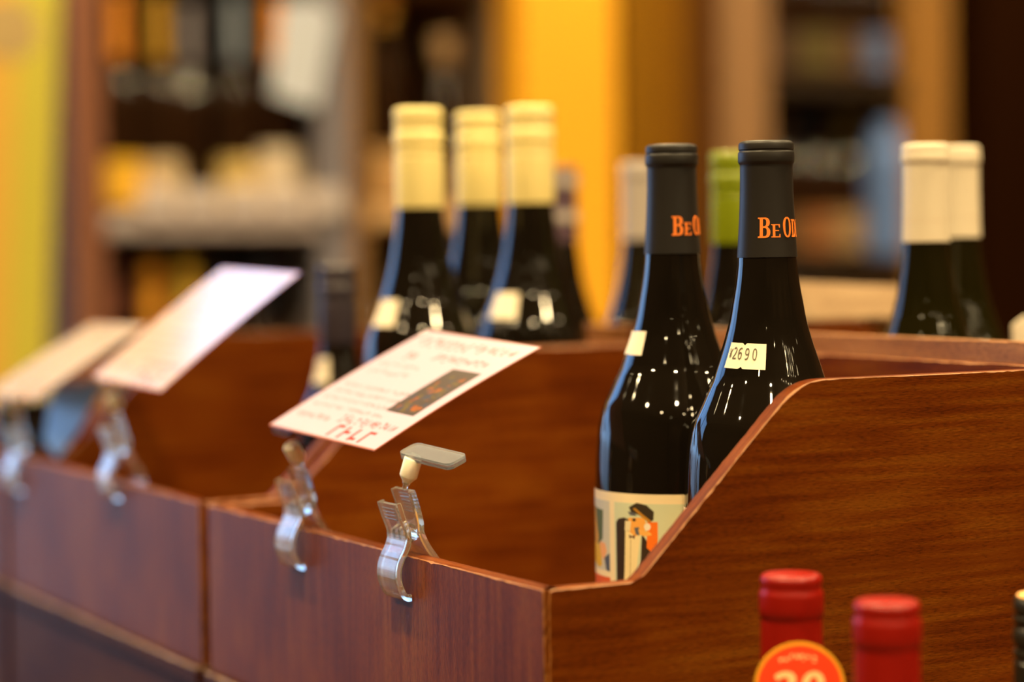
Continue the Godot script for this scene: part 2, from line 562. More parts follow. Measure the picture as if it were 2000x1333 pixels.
func card_texture(sd: int, tone: Color, picture: bool) -> ImageTexture:
	# A printed price card; the print is far too blurred to read, so only the blocks and strokes of its lines are laid out.
	var r := RandomNumberGenerator.new()
	r.seed = sd
	var im := Image.create(740, 525, false, Image.FORMAT_RGB8)
	im.fill(tone)
	var edge := Color(0.90, 0.55, 0.38)
	im.fill_rect(Rect2i(0, 0, 740, 5), edge)
	im.fill_rect(Rect2i(0, 520, 740, 5), edge)
	im.fill_rect(Rect2i(0, 0, 5, 525), edge)
	im.fill_rect(Rect2i(735, 0, 5, 525), edge)
	var strokes := func(x0: int, x1: int, y: int, h: int, c: Color, density: float) -> void:
		var x := x0
		while x < x1 - 4:
			var w := int(h * 0.8)
			for k in 5:
				if r.randf() < density:
					if r.randf() < 0.5:
						im.fill_rect(Rect2i(x + r.randi_range(0, w / 2), y + r.randi_range(0, h - 3), maxi(2, w / 2), maxi(2, h / 8)), c)
					else:
						im.fill_rect(Rect2i(x + r.randi_range(0, w - 2), y + r.randi_range(0, h / 3), maxi(2, h / 8), maxi(3, h / 2)), c)
			x += int(h * 0.98)
	strokes.call(60, 660, 32, 46, Color(0.30, 0.27, 0.04), 1.0)
	strokes.call(130, 190, 112, 40, Color(0.75, 0.28, 0.05), 1.0)
	strokes.call(300, 620, 104, 36, Color(0.72, 0.22, 0.06), 1.0)
	for k in 2:
		strokes.call(60, 330, 176 + k * 40, 22, Color(0.42, 0.32, 0.20), 0.7)
	for k in 4:
		strokes.call(60, 500 + 40 * (k % 2), 292 + k * 34, 18, Color(0.40, 0.32, 0.18), 0.65)
	strokes.call(50, 280, 440, 24, Color(0.32, 0.28, 0.06), 0.85)
	strokes.call(330, 690, 420, 34, Color(0.78, 0.18, 0.04), 1.0)
	for k in 4:
		im.fill_rect(Rect2i(380 + k * 70, 462, 14, 50), Color(0.80, 0.20, 0.05))
		im.fill_rect(Rect2i(380 + k * 70, 462 + (k % 3) * 18, 44, 10), Color(0.80, 0.20, 0.05))
	if picture:
		im.fill_rect(Rect2i(500, 160, 180, 215), Color(0.36, 0.31, 0.24))
		for k in 60:
			var c := Color(0.75, 0.42, 0.12) if k % 3 == 0 else Color(0.50, 0.44, 0.18) if k % 3 == 1 else Color(0.30, 0.34, 0.38)
			im.fill_rect(Rect2i(510 + r.randi_range(0, 140), 190 + r.randi_range(0, 160), r.randi_range(8, 30), r.randi_range(6, 20)), c)
	return ImageTexture.create_from_image(im)

# ------------------------------------------------------------------ bottles
const SH_T := [0.0, 0.061, 0.176, 0.313, 0.489, 0.58, 0.668, 0.756, 0.882, 1.0]
const SH_S := [0.0, 0.018, 0.097, 0.226, 0.48, 0.677, 0.853, 0.935, 0.978, 1.0]

func body_radius(y: float, b: Dictionary) -> float:   # metres
	var d: float = b.H * MM - y
	var t: float = (d - b.d0 * MM) / ((b.d1 - b.d0) * MM)
	if t <= 0.0:
		return b.rn * MM
	if t >= 1.0:
		return b.R * MM
	if b.get("square", false):
		var q := t * t * (3.0 - 2.0 * t)
		return lerpf(b.rn, b.R, q) * MM
	for i in SH_T.size() - 1:
		if t <= SH_T[i + 1]:
			var k: float = (t - SH_T[i]) / (SH_T[i + 1] - SH_T[i])
			var p0: float = SH_S[maxi(i - 1, 0)]
			var p3: float = SH_S[mini(i + 2, 9)]
			var s := cubic_interpolate(SH_S[i], SH_S[i + 1], p0, p3, k)
			return lerpf(b.rn, b.R, s) * MM
	return b.R * MM

func body_profile(b: Dictionary) -> PackedVector2Array:
	var o := turned([[0.01, 14], [b.R * 0.35, 12], [b.R * 0.72, 3], [b.R * 0.84, 0], [b.R * 0.93, 1.2], [b.R * 0.985, 4.5], [b.R, 9]])
	var y0: float = b.H - b.d1
	var y1: float = b.H - b.cap + 3.0
	for k in range(0, 41):
		var y := lerpf(y0, y1, k / 40.0) * MM
		o.append(Vector2(body_radius(y, b) - (0.5 * MM if k == 40 else 0.0), y))
	o.append(Vector2((b.lip - 3.0) * MM, (y1 + 1.5) * MM))
	o.append(Vector2((b.lip - 3.0) * MM, (b.H - 2.0) * MM))
	return o

func foil_radius(y: float, b: Dictionary) -> float:   # metres, below the lip
	var k := clampf((y / MM - (b.H - b.cap)) / (b.cap - 14.0), 0.0, 1.0)
	var r0 := body_radius((b.H - b.cap) * MM, b) + 0.35 * MM
	return lerpf(r0, b.lip * 0.935 * MM, sin(k * PI / 2))

func foil_profile(b: Dictionary) -> PackedVector2Array:   # a wrapped capsule with the lip showing through
	var H: float = b.H
	var o := PackedVector2Array()
	var yb: float = H - b.cap
	o.append(Vector2(body_radius(yb * MM, b) - 0.3 * MM, yb * MM))
	o.append(Vector2(body_radius(yb * MM, b) + 0.35 * MM, (yb + 0.2) * MM))
	var rt: float = b.lip * 0.935
	for k in range(1, 9):
		var y := lerpf(yb, H - 14.0, k / 8.0)
		o.append(Vector2(foil_radius(y * MM, b), y * MM))
	var l: float = b.lip
	for p in [[rt, -12.6], [rt + 0.2, -12.2], [l - 0.15, -11.4], [l, -10.6], [l, -6.4], [l - 0.25, -5.8], [l - 0.75, -5.3], [l - 0.75, -4.9], [l - 0.35, -4.5], [l - 0.3, -1.9], [l - 0.8, -0.8], [l - 2.0, -0.15], [l - 3.5, 0.1], [0.01, 0.0]]:
		o.append(Vector2(p[0], H + p[1]) * MM)
	return o

func screw_profile(b: Dictionary) -> PackedVector2Array:   # a long screw cap: beads near the top, a smooth skirt
	var H: float = b.H
	var r: float = b.lip
	var c: float = b.cap
	var o := PackedVector2Array()
	for p in [[-1.6, -1.0], [-0.2, -1.0], [0, -0.985], [0, -0.56], [0.05, -0.50], [-0.9, -0.485], [-0.9, -0.465], [0.1, -0.455], [0.1, -0.41], [-1.1, -0.40], [-1.1, -0.375], [0.1, -0.36], [0.6, -0.31], [0.1, -0.25], [-0.8, -0.235], [-0.8, -0.205], [0.05, -0.19], [0.05, -0.155], [-0.8, -0.145], [-0.7, -0.12], [0.1, -0.105], [0.1, -0.05], [-0.5, -0.02], [-2.2, 0.0]]:
		o.append(Vector2(r + p[0], H + p[1] * c) * MM)
	o.append(Vector2(0.01, H) * MM)
	return o

func patch(b: Dictionary, y0: float, y1: float, a0: float, a1: float, off := 0.15, seg := 40, rows := 10) -> ArrayMesh:
	var o := PackedVector2Array()
	for k in rows + 1:
		var y := lerpf(y0, y1, float(k) / rows) * MM
		o.append(Vector2(body_radius(y, b) + off * MM, y))
	return lathe(o, seg, a0, a1)

func sticker(b: Dictionary, yc: float, ac: float, w: float, h: float, turn := 0.0, notch := true) -> ArrayMesh:
	# a price label w by h mm stuck on the shoulder, with the little cuts a pricing gun leaves in its upper and lower edge
	var t := Tris.new()
	var rows := 6
	var cols := 28
	var at := func(i: int, j: int) -> Vector3:
		var x := (float(i) / cols - 0.5) * w
		var y := (float(j) / rows - 0.5) * h
		if notch and absf(x + 0.04 * w) < 1.1:
			var cut := 1.3 * (1.0 - absf(x + 0.04 * w) / 1.1)
			y = clampf(y, -h / 2 + cut, h / 2 - cut)
		var xr := x * cos(turn) - y * sin(turn)
		var yr := x * sin(turn) + y * cos(turn)
		var yy := (yc + yr * 0.95) * MM
		var r := body_radius(yy, b) + 0.25 * MM
		var a: float = ac + xr * MM / (body_radius(yc * MM, b))
		return Vector3(sin(a) * r, yy, cos(a) * r)
	for i in cols:
		for j in rows:
			var p: Vector3 = at.call(i, j)
			t.quad(p, at.call(i + 1, j), at.call(i + 1, j + 1), at.call(i, j + 1), Vector3(p.x, 0, p.z))
	return t.mesh()

func bottle(b: Dictionary, label: String, at: Vector3, group := "") -> Node3D:
	var o := thing("wine_bottle", label, "wine bottle", at, group)
	part("glass_body", lathe(body_profile(b), b.get("seg", 64)), b.glass, o)
	if b.kind == "foil":
		part("capsule", lathe(foil_profile(b), b.get("seg", 64)), b.capmat, o)
	elif b.kind == "screw":
		part("screw_cap", lathe(screw_profile(b), b.get("seg", 64)), b.capmat, o)
	return o

# ------------------------------------------------------------------ the crate
const CW := 449.0   # width of a crate along z
const CD := 330.0   # depth along x
const LOW := 107.0  # height of the front
const HIGH := 200.0 # height of the back

func make_crate(label: String, at: Vector3, turn := 0.0, sd := 1, back_mat: Material = null, front_gap := 0.6) -> Node3D:
	# Origin at the foot of the near front corner. The low front looks along -x, the side with the sloped shoulder along +z.
	var o := thing("wine_crate", label, "crate", at, "stained wooden wine crates", turn)
	var side := PackedVector2Array([Vector2(2.6, 0), Vector2(CD, 0), Vector2(CD, HIGH)])
	# rounded upper shoulder, then the slope and the low step
	var p := Vector2(146.7, HIGH)
	var d1 := Vector2(1, 0)
	var d2 := (Vector2(51.6, LOW) - p).normalized()
	for k in 7:
		var t := k / 6.0
		side.append((p + d1 * 16.0).lerp(p, t).lerp(p.lerp(p + d2 * 16.0, t), t))
	side.append(Vector2(54.5, LOW + 2.9))
	side.append(Vector2(50.5, LOW))
	side.append(Vector2(2.6, LOW))
	for i in side.size():
		side[i] *= MM
	for k in 2:
		var s := part("side_panel", panel(side, 0.010, 0.0006, true, sd + k, M.wood, M.worn), null, o, Vector3(0, 0, -k * (CW - 10.0) * MM))
		s.set_meta("label", "side board with a sloped shoulder")
	var fr := panel(rect(front_gap * MM, 0, (CW - front_gap) * MM, LOW * MM), 0.010, 0.0007, false, sd + 3, M.wood, M.worn)
	var f := part("front_panel", fr, null, o)
	f.transform = Transform3D(Basis(Vector3(0, 0, -1), Vector3(0, 1, 0), Vector3(-1, 0, 0)), Vector3.ZERO)   # panel x -> -z, its front looks along -x
	# the panel's own z points out of its front face: -x here, so its back lies 10 mm inside
	f.set_meta("label", "low front board")
	var bk := panel(rect(10.2 * MM, 10 * MM, (CW - 10.2) * MM, HIGH * MM), 0.010, 0.0006, true, sd + 5, back_mat if back_mat else M.wood, M.worn)
	var b := part("back_panel", bk, null, o, Vector3((CD - 10.0) * MM, 0, 0))
	b.basis = Basis(Vector3(0, 0, -1), Vector3(0, 1, 0), Vector3(-1, 0, 0))
	part("base_panel", box(Vector3(CD - 20.6, 12, CW - 20.6) * MM, 0.0004), M.wood, o, Vector3(CD / 2, 16, -CW / 2) * MM)
	return o

# ------------------------------------------------------------------ the sign clip
func plate_mesh(w: float, d: float, th: float) -> ArrayMesh:
	# clear gripper: two flat leaves joined along one edge, corners rounded
	var t := Tris.new()
	var out := []
	var r := 3.5
	for c in [[w / 2, -d / 2, 0], [w / 2, d / 2, 1], [-w / 2, d / 2, 2], [-w / 2, -d / 2, 3]]:
		var cx: float = c[0] - signf(c[0]) * r
		var cy: float = c[1] - signf(c[1]) * r
		for k in 5:
			var a: float = -PI / 2 + c[2] * PI / 2 + k / 4.0 * PI / 2
			out.append(Vector2(cx + cos(a) * r, cy + sin(a) * r))
	var n := out.size()
	var slab := func(y0: float, y1: float) -> void:
		for i in n:
			var a: Vector2 = out[i] * MM
			var b: Vector2 = out[(i + 1) % n] * MM
			var h := Vector3((a + b).x, 0, (a + b).y)
			t.quad(Vector3(a.x, y0, a.y), Vector3(b.x, y0, b.y), Vector3(b.x, y1, b.y), Vector3(a.x, y1, a.y), h)
			t.tri(Vector3(0, y1, 0), Vector3(a.x, y1, a.y), Vector3(b.x, y1, b.y), Vector3.UP)
			t.tri(Vector3(0, y0, 0), Vector3(a.x, y0, a.y), Vector3(b.x, y0, b.y), Vector3.DOWN)
	slab.call(0.45 * MM, th / 2 * MM)
	slab.call(-th / 2 * MM, -0.45 * MM)
	return t.mesh()

var clip_meshes := {}
func make_clip(label: String, at: Vector3, plate_at: Vector3, plate_basis: Basis, stem_top: Vector3, holds := true) -> Node3D:
	# Origin on the panel's top outer edge. Outer jaw towards -x, inner jaw towards +x. Lengths in mm.
	var o := thing("sign_clip", label, "sign clip", at, "clear plastic sign clips")
	if clip_meshes.is_empty():
		var t1 := Tris.new()
		add_sweep(t1, curve([Vector2(-0.5, -23.4), Vector2(-3.5, -23.2), Vector2(-6.6, -20.6), Vector2(-9.2, -14.5), Vector2(-9.8, -8.3), Vector2(-8.2, -1.7), Vector2(-4.2, 6.0), Vector2(-3.8, 12.0), Vector2(-6.6, 19.5), Vector2(-9.2, 27.5)]), 11.5 * MM, 1.9 * MM, 1.6 * MM)
		clip_meshes.outer = t1.mesh()
		var t2 := Tris.new()
		add_sweep(t2, curve([Vector2(2.2, 35.0), Vector2(4.8, 27.0), Vector2(7.0, 18.0), Vector2(7.6, 12.0), Vector2(11.0, 5.0), Vector2(16.6, -3.0), Vector2(18.4, -9.5), Vector2(16.8, -16.0), Vector2(13.2, -20.6), Vector2(10.6, -21.6)]), 11.5 * MM, 1.9 * MM, 1.6 * MM)
		clip_meshes.inner = t2.mesh()
		var t3 := Tris.new()
		for k in 6:   # grip ridges across the finger tabs
			add_box(t3, Vector3(3.6 + k * 0.45, 32.6 - k * 1.9, 0) * MM, Vector3(2.4, 0.8, 15.0) * MM, 0.0003)
		for k in 4:
			add_box(t3, Vector3(-7.4 + k * 0.55, 25.2 - k * 1.9, 0) * MM, Vector3(2.4, 0.8, 15.0) * MM, 0.0003)
		clip_meshes.ridges = t3.mesh()
		clip_meshes.pin = lathe(turned([[0.01, -10.5], [2.6, -10.5], [3.1, -10.0], [3.1, 10.0], [2.6, 10.5], [0.01, 10.5]]), 24)
		var coil := PackedVector2Array()
		for k in 17:
			coil.append(Vector2(4.7 + cos(TAU * k / 16.0 + PI) * 0.0 + sin(TAU * k / 16.0) * 0.55, cos(TAU * k / 16.0) * -0.55) * MM)
		clip_meshes.coil = lathe(coil, 28)
		clip_meshes.sleeve = lathe(turned([[0.01, 0], [2.0, 0], [2.3, 0.5], [4.5, 3.2], [4.8, 3.8], [4.8, 13.2], [4.5, 13.7], [0.01, 13.9]]), 32)
		clip_meshes.ball = lathe(turned([[0.01, -3.0], [1.3, -2.8], [1.5, -1.2], [1.7, -0.3], [2.2, 0.3], [2.2, 1.6], [1.2, 2.4], [0.01, 2.6]]), 24)
		clip_meshes.plate = plate_mesh(38.0, 14.5, 3.6)
		clip_meshes.small_plate = plate_mesh(25.0, 12.0, 3.0)
	part("outer_jaw", clip_meshes.outer, M.clear, o)
	part("inner_jaw", clip_meshes.inner, M.clear, o)
	part("grip_ridges", clip_meshes.ridges, M.clear, o)
	var pin := part("hinge_pin", clip_meshes.pin, M.clear, o, Vector3(2.0, 11.5, 0) * MM)
	pin.rotation.x = PI / 2
	for k in [-4.0, -2.7, 2.7, 4.0]:
		var c := part("spring_coil", clip_meshes.coil, M.steel, o, Vector3(2.0, 11.5, k) * MM)
		c.rotation.x = PI / 2
	# the sleeve and its ball joint lean from the inner tab to the gripper
	var foot := Vector3(2.6, 37.2, 0)
	var up := (stem_top - foot).normalized()
	var side := up.cross(Vector3(0, 0, 1)).normalized()
	var bs := Basis(side, up, side.cross(up))
	var ball := part("ball_joint", clip_meshes.ball, M.clear, o, foot * MM)
	ball.basis = bs
	var sl := part("sleeve", clip_meshes.sleeve, M.nylon, o, foot * MM + up * 0.0008)
	sl.basis = bs
	sl.set_meta("label", "cream plastic sleeve")
	var pl := part("gripper_plate", clip_meshes.small_plate if holds else clip_meshes.plate, M.clear_thin if holds else M.clear_plate, o, plate_at * MM)
	pl.basis = plate_basis
	return o

func card_pose(a: float, b: float, c: float) -> Basis:   # local x runs up the card, z along its foot, y out of its face
	return Basis(Vector3.UP, c) * Basis(Vector3.RIGHT, b) * Basis(Vector3.BACK, a)

func make_card(label: String, w: float, h: float, foot: Vector3, pose: Basis, tex: Texture2D, paper: Color) -> MeshInstance3D:
	# A laminated card, foot = the middle of its lower edge in mm.
	var t := Tris.new()
	var th := 0.5
	var nseg := 14
	for k in nseg:
		var v0 := float(k) / nseg
		var v1 := float(k + 1) / nseg
		var s0 := sin(v0 * PI) * 1.4   # it bows a little
		var s1 := sin(v1 * PI) * 1.4
		var a := Vector3(h * v0, s0, -w / 2) * MM
		var b := Vector3(h * v0, s0, w / 2) * MM
		var c := Vector3(h * v1, s1, w / 2) * MM
		var d := Vector3(h * v1, s1, -w / 2) * MM
		var n := Vector3(0, th * MM, 0)
		t.quad(a + n, b + n, c + n, d + n, Vector3.UP, Vector2(0, 1 - v0), Vector2(1, 1 - v0), Vector2(1, 1 - v1), Vector2(0, 1 - v1))
		t.quad(a, b, c, d, Vector3.DOWN, Vector2(0.02, 0.98), Vector2(0.03, 0.98), Vector2(0.03, 0.97), Vector2(0.02, 0.97))
		t.quad(a, a + n, d + n, d, Vector3.FORWARD)
		t.quad(b, b + n, c + n, c, Vector3.BACK)
	for e in [[0.0, Vector3.LEFT], [h, Vector3.RIGHT]]:
		t.quad(Vector3(e[0], 0, -w / 2) * MM, Vector3(e[0], 0, w / 2) * MM, Vector3(e[0], th, w / 2) * MM, Vector3(e[0], th, -w / 2) * MM, e[1])
	var m := mat(paper, 0.4, 0.4)
	m.albedo_texture = tex
	m.clearcoat_enabled = true
	m.clearcoat = 1.0
	m.clearcoat_roughness = 0.10
	m.backlight_enabled = true
	m.backlight = Color(0.25, 0.22, 0.18)
	var o := MeshInstance3D.new()
	o.mesh = t.mesh()
	o.material_override = m
	o.name = numbered("price_card")
	add_child(o)
	o.transform = Transform3D(pose, V(foot.x, foot.y, foot.z))
	tag(o, label, "price card", "printed cards held over the crates")
	return o

# ------------------------------------------------------------------ shelves behind
const BACK := -3.0   # front of the shelves, metres

func shelf_bottle(x: float, y: float, z: float, b: Dictionary, where: String) -> Node3D:
	# x in mm, y = height of the board's top in mm over the crate edge, z in mm
	var o := bottle(b, where, V(x, y, z), "bottles on the far shelves")
	if b.has("lab"):
		part("label", patch(b, b.l0, b.l1, -2.0 + b.get("la", -0.45), 2.0 + b.get("la", -0.45), 0.3, 24, 2), b.lab, o)
	return o

func _ready() -> void:
	rng.seed = 7
	# ---- camera: 50 mm at f/1.8 on an APS-C frame, focused on the nearer dark-capped bottle
	var cam := Camera3D.new()
	cam.name = "camera"
	add_child(cam)
	var yaw := 0.4872
	var pitch := 0.0379
	var roll := -0.0144
	var F := Vector3(sin(yaw) * cos(pitch), -sin(pitch), -cos(yaw) * cos(pitch))
	var R := Vector3(cos(yaw), 0, sin(yaw))
	var U := R.cross(F)
	var R2 := R * cos(roll) + U * sin(roll)
	var U2 := U * cos(roll) - R * sin(roll)
	cam.transform = Transform3D(Basis(R2, U2, -F), V(-512.8, 157.8, 939.6))
	var lens := CameraAttributesPhysical.new()
	lens.frustum_focal_length = 50.0
	lens.exposure_aperture = 1.8
	lens.frustum_focus_distance = 1.185
	cam.attributes = lens
	cam.fov = rad_to_deg(2.0 * atan(666.5 / 4484.0))
	cam.current = true
	# ---- sky: cool daylight outside the shop front
	var we := WorldEnvironment.new()
	we.name = "environment"
	var env := Environment.new()
	var sky := Sky.new()
	var sm := ProceduralSkyMaterial.new()
	sm.sky_top_color = Color(0.48, 0.71, 1.0)
	sm.sky_horizon_color = Color(0.62, 0.80, 1.0)
	sm.ground_bottom_color = Color(0.38, 0.46, 0.58)
	sm.ground_horizon_color = Color(0.55, 0.66, 0.80)
	sky.sky_material = sm
	env.background_mode = Environment.BG_SKY
	env.sky = sky
	env.background_energy_multiplier = 4.8
	env.tonemap_mode = Environment.TONE_MAPPER_LINEAR
	env.tonemap_exposure = 1.08
	env.sdfgi_enabled = true
	env.ssao_enabled = true
	env.ssil_enabled = true
	we.environment = env
	add_child(we)
	make_materials()
	build_lamps()
	build_tracks()
	build_room()
	build_display()
	build_front_bottles()
	build_rear()
	build_clips()
	build_background()

func build_lamps() -> void:
	# recessed warm downlights in rows
	var spots := []
	for z in [-2.35, -1.15, 0.05, 1.25, 2.35]:
		for x in [-1.75, -0.55, 0.65, 1.85, 3.0]:
			spots.append(Vector2(x, z))
	var rim := lathe(turned([[44, 2], [58, 0], [60, 1], [60, 4], [44, 4]]), 32)
	var glow := lathe(turned([[0.01, 0], [43, 0], [43, 3], [0.01, 3]]), 32)
	var n := 0
	for s in spots:
		var row: String = ["over the far shelves", "over the rear of the display", "over the front crate", "above and behind the viewer", "near the shop entrance wall"][n / 5]
		var o := thing("ceiling_light", "recessed ceiling downlight " + row + ", " + ["first", "second", "third", "fourth", "fifth"][n % 5] + " from the left wall", "ceiling light", Vector3(s.x, 2.7, s.y), "recessed warm downlights in the shop ceiling")
		part("rim", rim, M.lamp_rim, o, Vector3(0, -0.004, 0))
		part("light_disc", glow, M.lamp_glow, o, Vector3(0, -0.003, 0))
		var l := SpotLight3D.new()
		l.name = "spot"
		l.light_color = lin(1.0, 0.745, 0.385)
		l.light_energy = 3.55
		l.light_size = 0.043
		l.spot_range = 12.0
		l.spot_attenuation = 2.0
		l.spot_angle = 62.0
		l.spot_angle_attenuation = 0.8
		l.shadow_enabled = true
		o.add_child(l)
		l.position = Vector3(0, -0.02, 0)
		l.rotation.x = -PI / 2
		n += 1

func build_tracks() -> void:
	# two short tracks of small bulbs over the aisle; they are the clusters of sparks on the bottles
	var bulb := lathe(turned([[0.01, 0], [12, 2], [19, 8], [21, 16], [17, 27], [11, 34], [0.01, 36]]), 20)
	var socket := lathe(turned([[0.01, 30], [12, 30], [13, 34], [13, 62], [0.01, 64]]), 20)
	var spec := [[Vector3(0.05, 2.52, 1.62), "track light with six small warm bulbs over the aisle, nearer the display"], [Vector3(0.40, 2.40, 2.05), "track light with six small warm bulbs over the aisle, farther from the display"]]
	for e in spec:
		var o := thing("track_light", e[1], "track light", e[0], "bulb tracks over the aisle", 0.35)
		part("rail", box(Vector3(0.95, 0.03, 0.035), 0.003), M.steel_frame, o, Vector3(0.4, 0.02, 0))
		for x in [0.05, 0.75]:
			part("hanger", box(Vector3(0.012, 2.7 - e[0].y - 0.035, 0.012), 0.001), M.steel_frame, o, Vector3(x, 0.035 + (2.7 - e[0].y - 0.035) / 2, 0))
		for k in 6:
			var at := Vector3(k * 0.16, -0.058, (0.03 if k % 2 == 0 else -0.03))
			part("socket", socket, M.steel_frame, o, at)
			part("bulb", bulb, M.lamp_glow, o, at)
			var l := OmniLight3D.new()
			l.name = "bulb_light"
			l.light_color = lin(1.0, 0.745, 0.385)
			l.light_energy = 0.07
			l.light_size = 0.012
			l.omni_range = 10.0
			l.omni_attenuation = 2.0
			l.shadow_enabled = true
			o.add_child(l, true)
			l.position = at + Vector3(0, 0.016, 0)

func build_room() -> void:
	var x0 := -2.6
	var x1 := 3.75
	var z0 := -3.5
	var z1 := 2.9
	var H := 2.7
	struct("floor", boxes([[Vector3(x0 - 0.15, -0.1, z0 - 0.15), Vector3(x1 + 0.15, 0, z1 + 0.15)]]), M.floor)
	struct("ceiling", boxes([[Vector3(x0 - 0.15, H, z0 - 0.15), Vector3(x1 + 0.15, H + 0.1, z1 + 0.15)]]), M.ceiling)
	struct("wall_left", boxes([[Vector3(x0 - 0.15, 0, z0 - 0.15), Vector3(x0, H, z1 + 0.15)]]), M.plaster)
	struct("wall_right", boxes([[Vector3(x1, 0, z0 - 0.15), Vector3(x1 + 0.15, H, z1 + 0.15)]]), M.brown_wall)
	struct("wall_front", boxes([[Vector3(x0, 0, z1), Vector3(x1, H, z1 + 0.15)]]), M.plaster)
	# the far wall: shop front glass on its left, solid behind the shelves
	var w0 := -2.4
	var w1 := 0.52
	struct("wall_back", boxes([[Vector3(x0, 0, z0 - 0.15), Vector3(w0, H, z0)], [Vector3(w1, 0, z0 - 0.15), Vector3(x1, H, z0)], [Vector3(w0, 2.64, z0 - 0.15), Vector3(w1, H, z0)], [Vector3(w0, 0, z0 - 0.15), Vector3(w1, 0.12, z0)]]), M.brown_wall)
	var fr := Tris.new()
	for x in [w0 + 0.03, (w0 * 2 + w1) / 3, (w0 + w1 * 2) / 3, w1 - 0.03]:
		add_box(fr, Vector3(x, 1.38, z0 - 0.07), Vector3(0.06, 2.52, 0.07), 0.004)
	for y in [0.15, 2.61]:
		add_box(fr, Vector3((w0 + w1) / 2, y, z0 - 0.07), Vector3(w1 - w0, 0.06, 0.066), 0.004)
	var win := struct("window_1", fr.mesh(), M.steel_frame)
	for k in 3:
		var a := lerpf(w0, w1, k / 3.0)
		var b := lerpf(w0, w1, (k + 1) / 3.0)
		part("pane", boxes([[Vector3(a + 0.04, 0.18, z0 - 0.075), Vector3(b - 0.04, 2.58, z0 - 0.069)]]), M.pane, win)
	struct("pavement", boxes([[Vector3(-14, -0.15, -16), Vector3(12, -0.05, z0 - 0.16)]]), M.asphalt)

func build_display() -> void:
	# table under the risers
	var tb := thing("display_table", "long wooden display table under the stacked wine crates", "table", Vector3(0.33, 0, -0.60))
	var ty := (TOP - 0.293)
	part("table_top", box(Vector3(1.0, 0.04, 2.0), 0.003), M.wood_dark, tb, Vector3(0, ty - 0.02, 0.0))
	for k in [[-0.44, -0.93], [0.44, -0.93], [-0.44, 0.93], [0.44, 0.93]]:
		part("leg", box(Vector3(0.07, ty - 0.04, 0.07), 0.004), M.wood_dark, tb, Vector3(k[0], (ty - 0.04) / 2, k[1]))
	# risers that carry the crates
	var spec := [
		["riser_box", "dark wooden riser box under the front wine crate", 1.5, -449.0, 0.0, 330.0, 186.0],
		["riser_box", "dark wooden riser box under the far front wine crate, pale worn rim", 1.5, -913.0, -464.0, 330.0, 186.0],
		["riser_box", "dark wooden riser box at the far end, cut by the left edge", 1.5, -1377.0, -928.0, 330.0, 186.0],
		["riser_box", "dark wooden riser box under the rear wine crates", 332.0, -913.0, 0.0, 664.0, 198.0]]
	for s in spec:
		var h: float = s[6]
		var x0: float = s[2] - (6.0 if s[2] < 100 else 0.0)
		var o := thing(s[0], s[1], "riser", V(x0, -293, s[4]), "wooden riser boxes")
		var w: float = s[5] - x0
		var l: float = s[4] - s[3]
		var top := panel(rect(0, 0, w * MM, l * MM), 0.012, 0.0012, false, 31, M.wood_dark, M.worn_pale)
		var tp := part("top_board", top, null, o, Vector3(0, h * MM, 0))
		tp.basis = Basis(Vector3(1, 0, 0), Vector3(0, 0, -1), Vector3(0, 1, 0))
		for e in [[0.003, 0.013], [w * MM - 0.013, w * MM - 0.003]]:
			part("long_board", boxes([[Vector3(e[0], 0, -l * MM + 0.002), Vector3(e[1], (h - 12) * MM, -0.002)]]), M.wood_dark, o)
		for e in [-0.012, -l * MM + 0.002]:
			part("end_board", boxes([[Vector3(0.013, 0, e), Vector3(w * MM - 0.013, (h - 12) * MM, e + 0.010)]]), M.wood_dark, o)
	make_crate("stained wooden wine crate nearest the viewer, two dark-capped bottles inside", V(0, -107, 0), 0.0, 1)
	make_crate("stained wooden wine crate beyond the nearest one, tall cream-capped bottles inside", V(0, -107, -464), 0.0, 9)
	# a low tray ends the front row
	var ty0 := thing("wooden_tray", "low stained wooden tray ending the front row, cut by the left edge", "tray", V(0, -107, -928))
	for e in [0.0, CD - 10.0]:
		var fb := part("long_board", panel(rect(0.6 * MM, 0, (CW - 0.6) * MM, LOW * MM), 0.010, 0.0007, false, 33 + int(e), M.wood, M.worn), null, ty0, Vector3(e * MM, 0, 0))
		fb.basis = Basis(Vector3(0, 0, -1), Vector3(0, 1, 0), Vector3(-1, 0, 0))
	for e in [0.0, CW - 10.0]:
		part("end_board", panel(rect(2.6 * MM, 0, (CD - 10.4) * MM, LOW * MM), 0.010, 0.0006, true, 37 + int(e), M.wood, M.worn), null, ty0, Vector3(0, 0, -e * MM))
	part("base_board", box(Vector3(CD - 20.6, 12, CW - 20.6) * MM, 0.0004), M.wood, ty0, Vector3(CD / 2, 16, -CW / 2) * MM)
	make_crate("stained wooden wine crate backing onto the nearest one, ivory-capped bottles inside", V(662, -95, -449), PI, 17, M.wood_light)
	make_crate("stained wooden wine crate backing onto the far front crate, plum and silver capped bottles inside", V(662, -95, -913), PI, 25, M.wood_light)

const EYE := Vector2(-512.8, 939.6)
func facing(x: float, z: float) -> float:   # the angle on a bottle that looks along the front of the display
	return atan2(EYE.x - x, EYE.y - z)

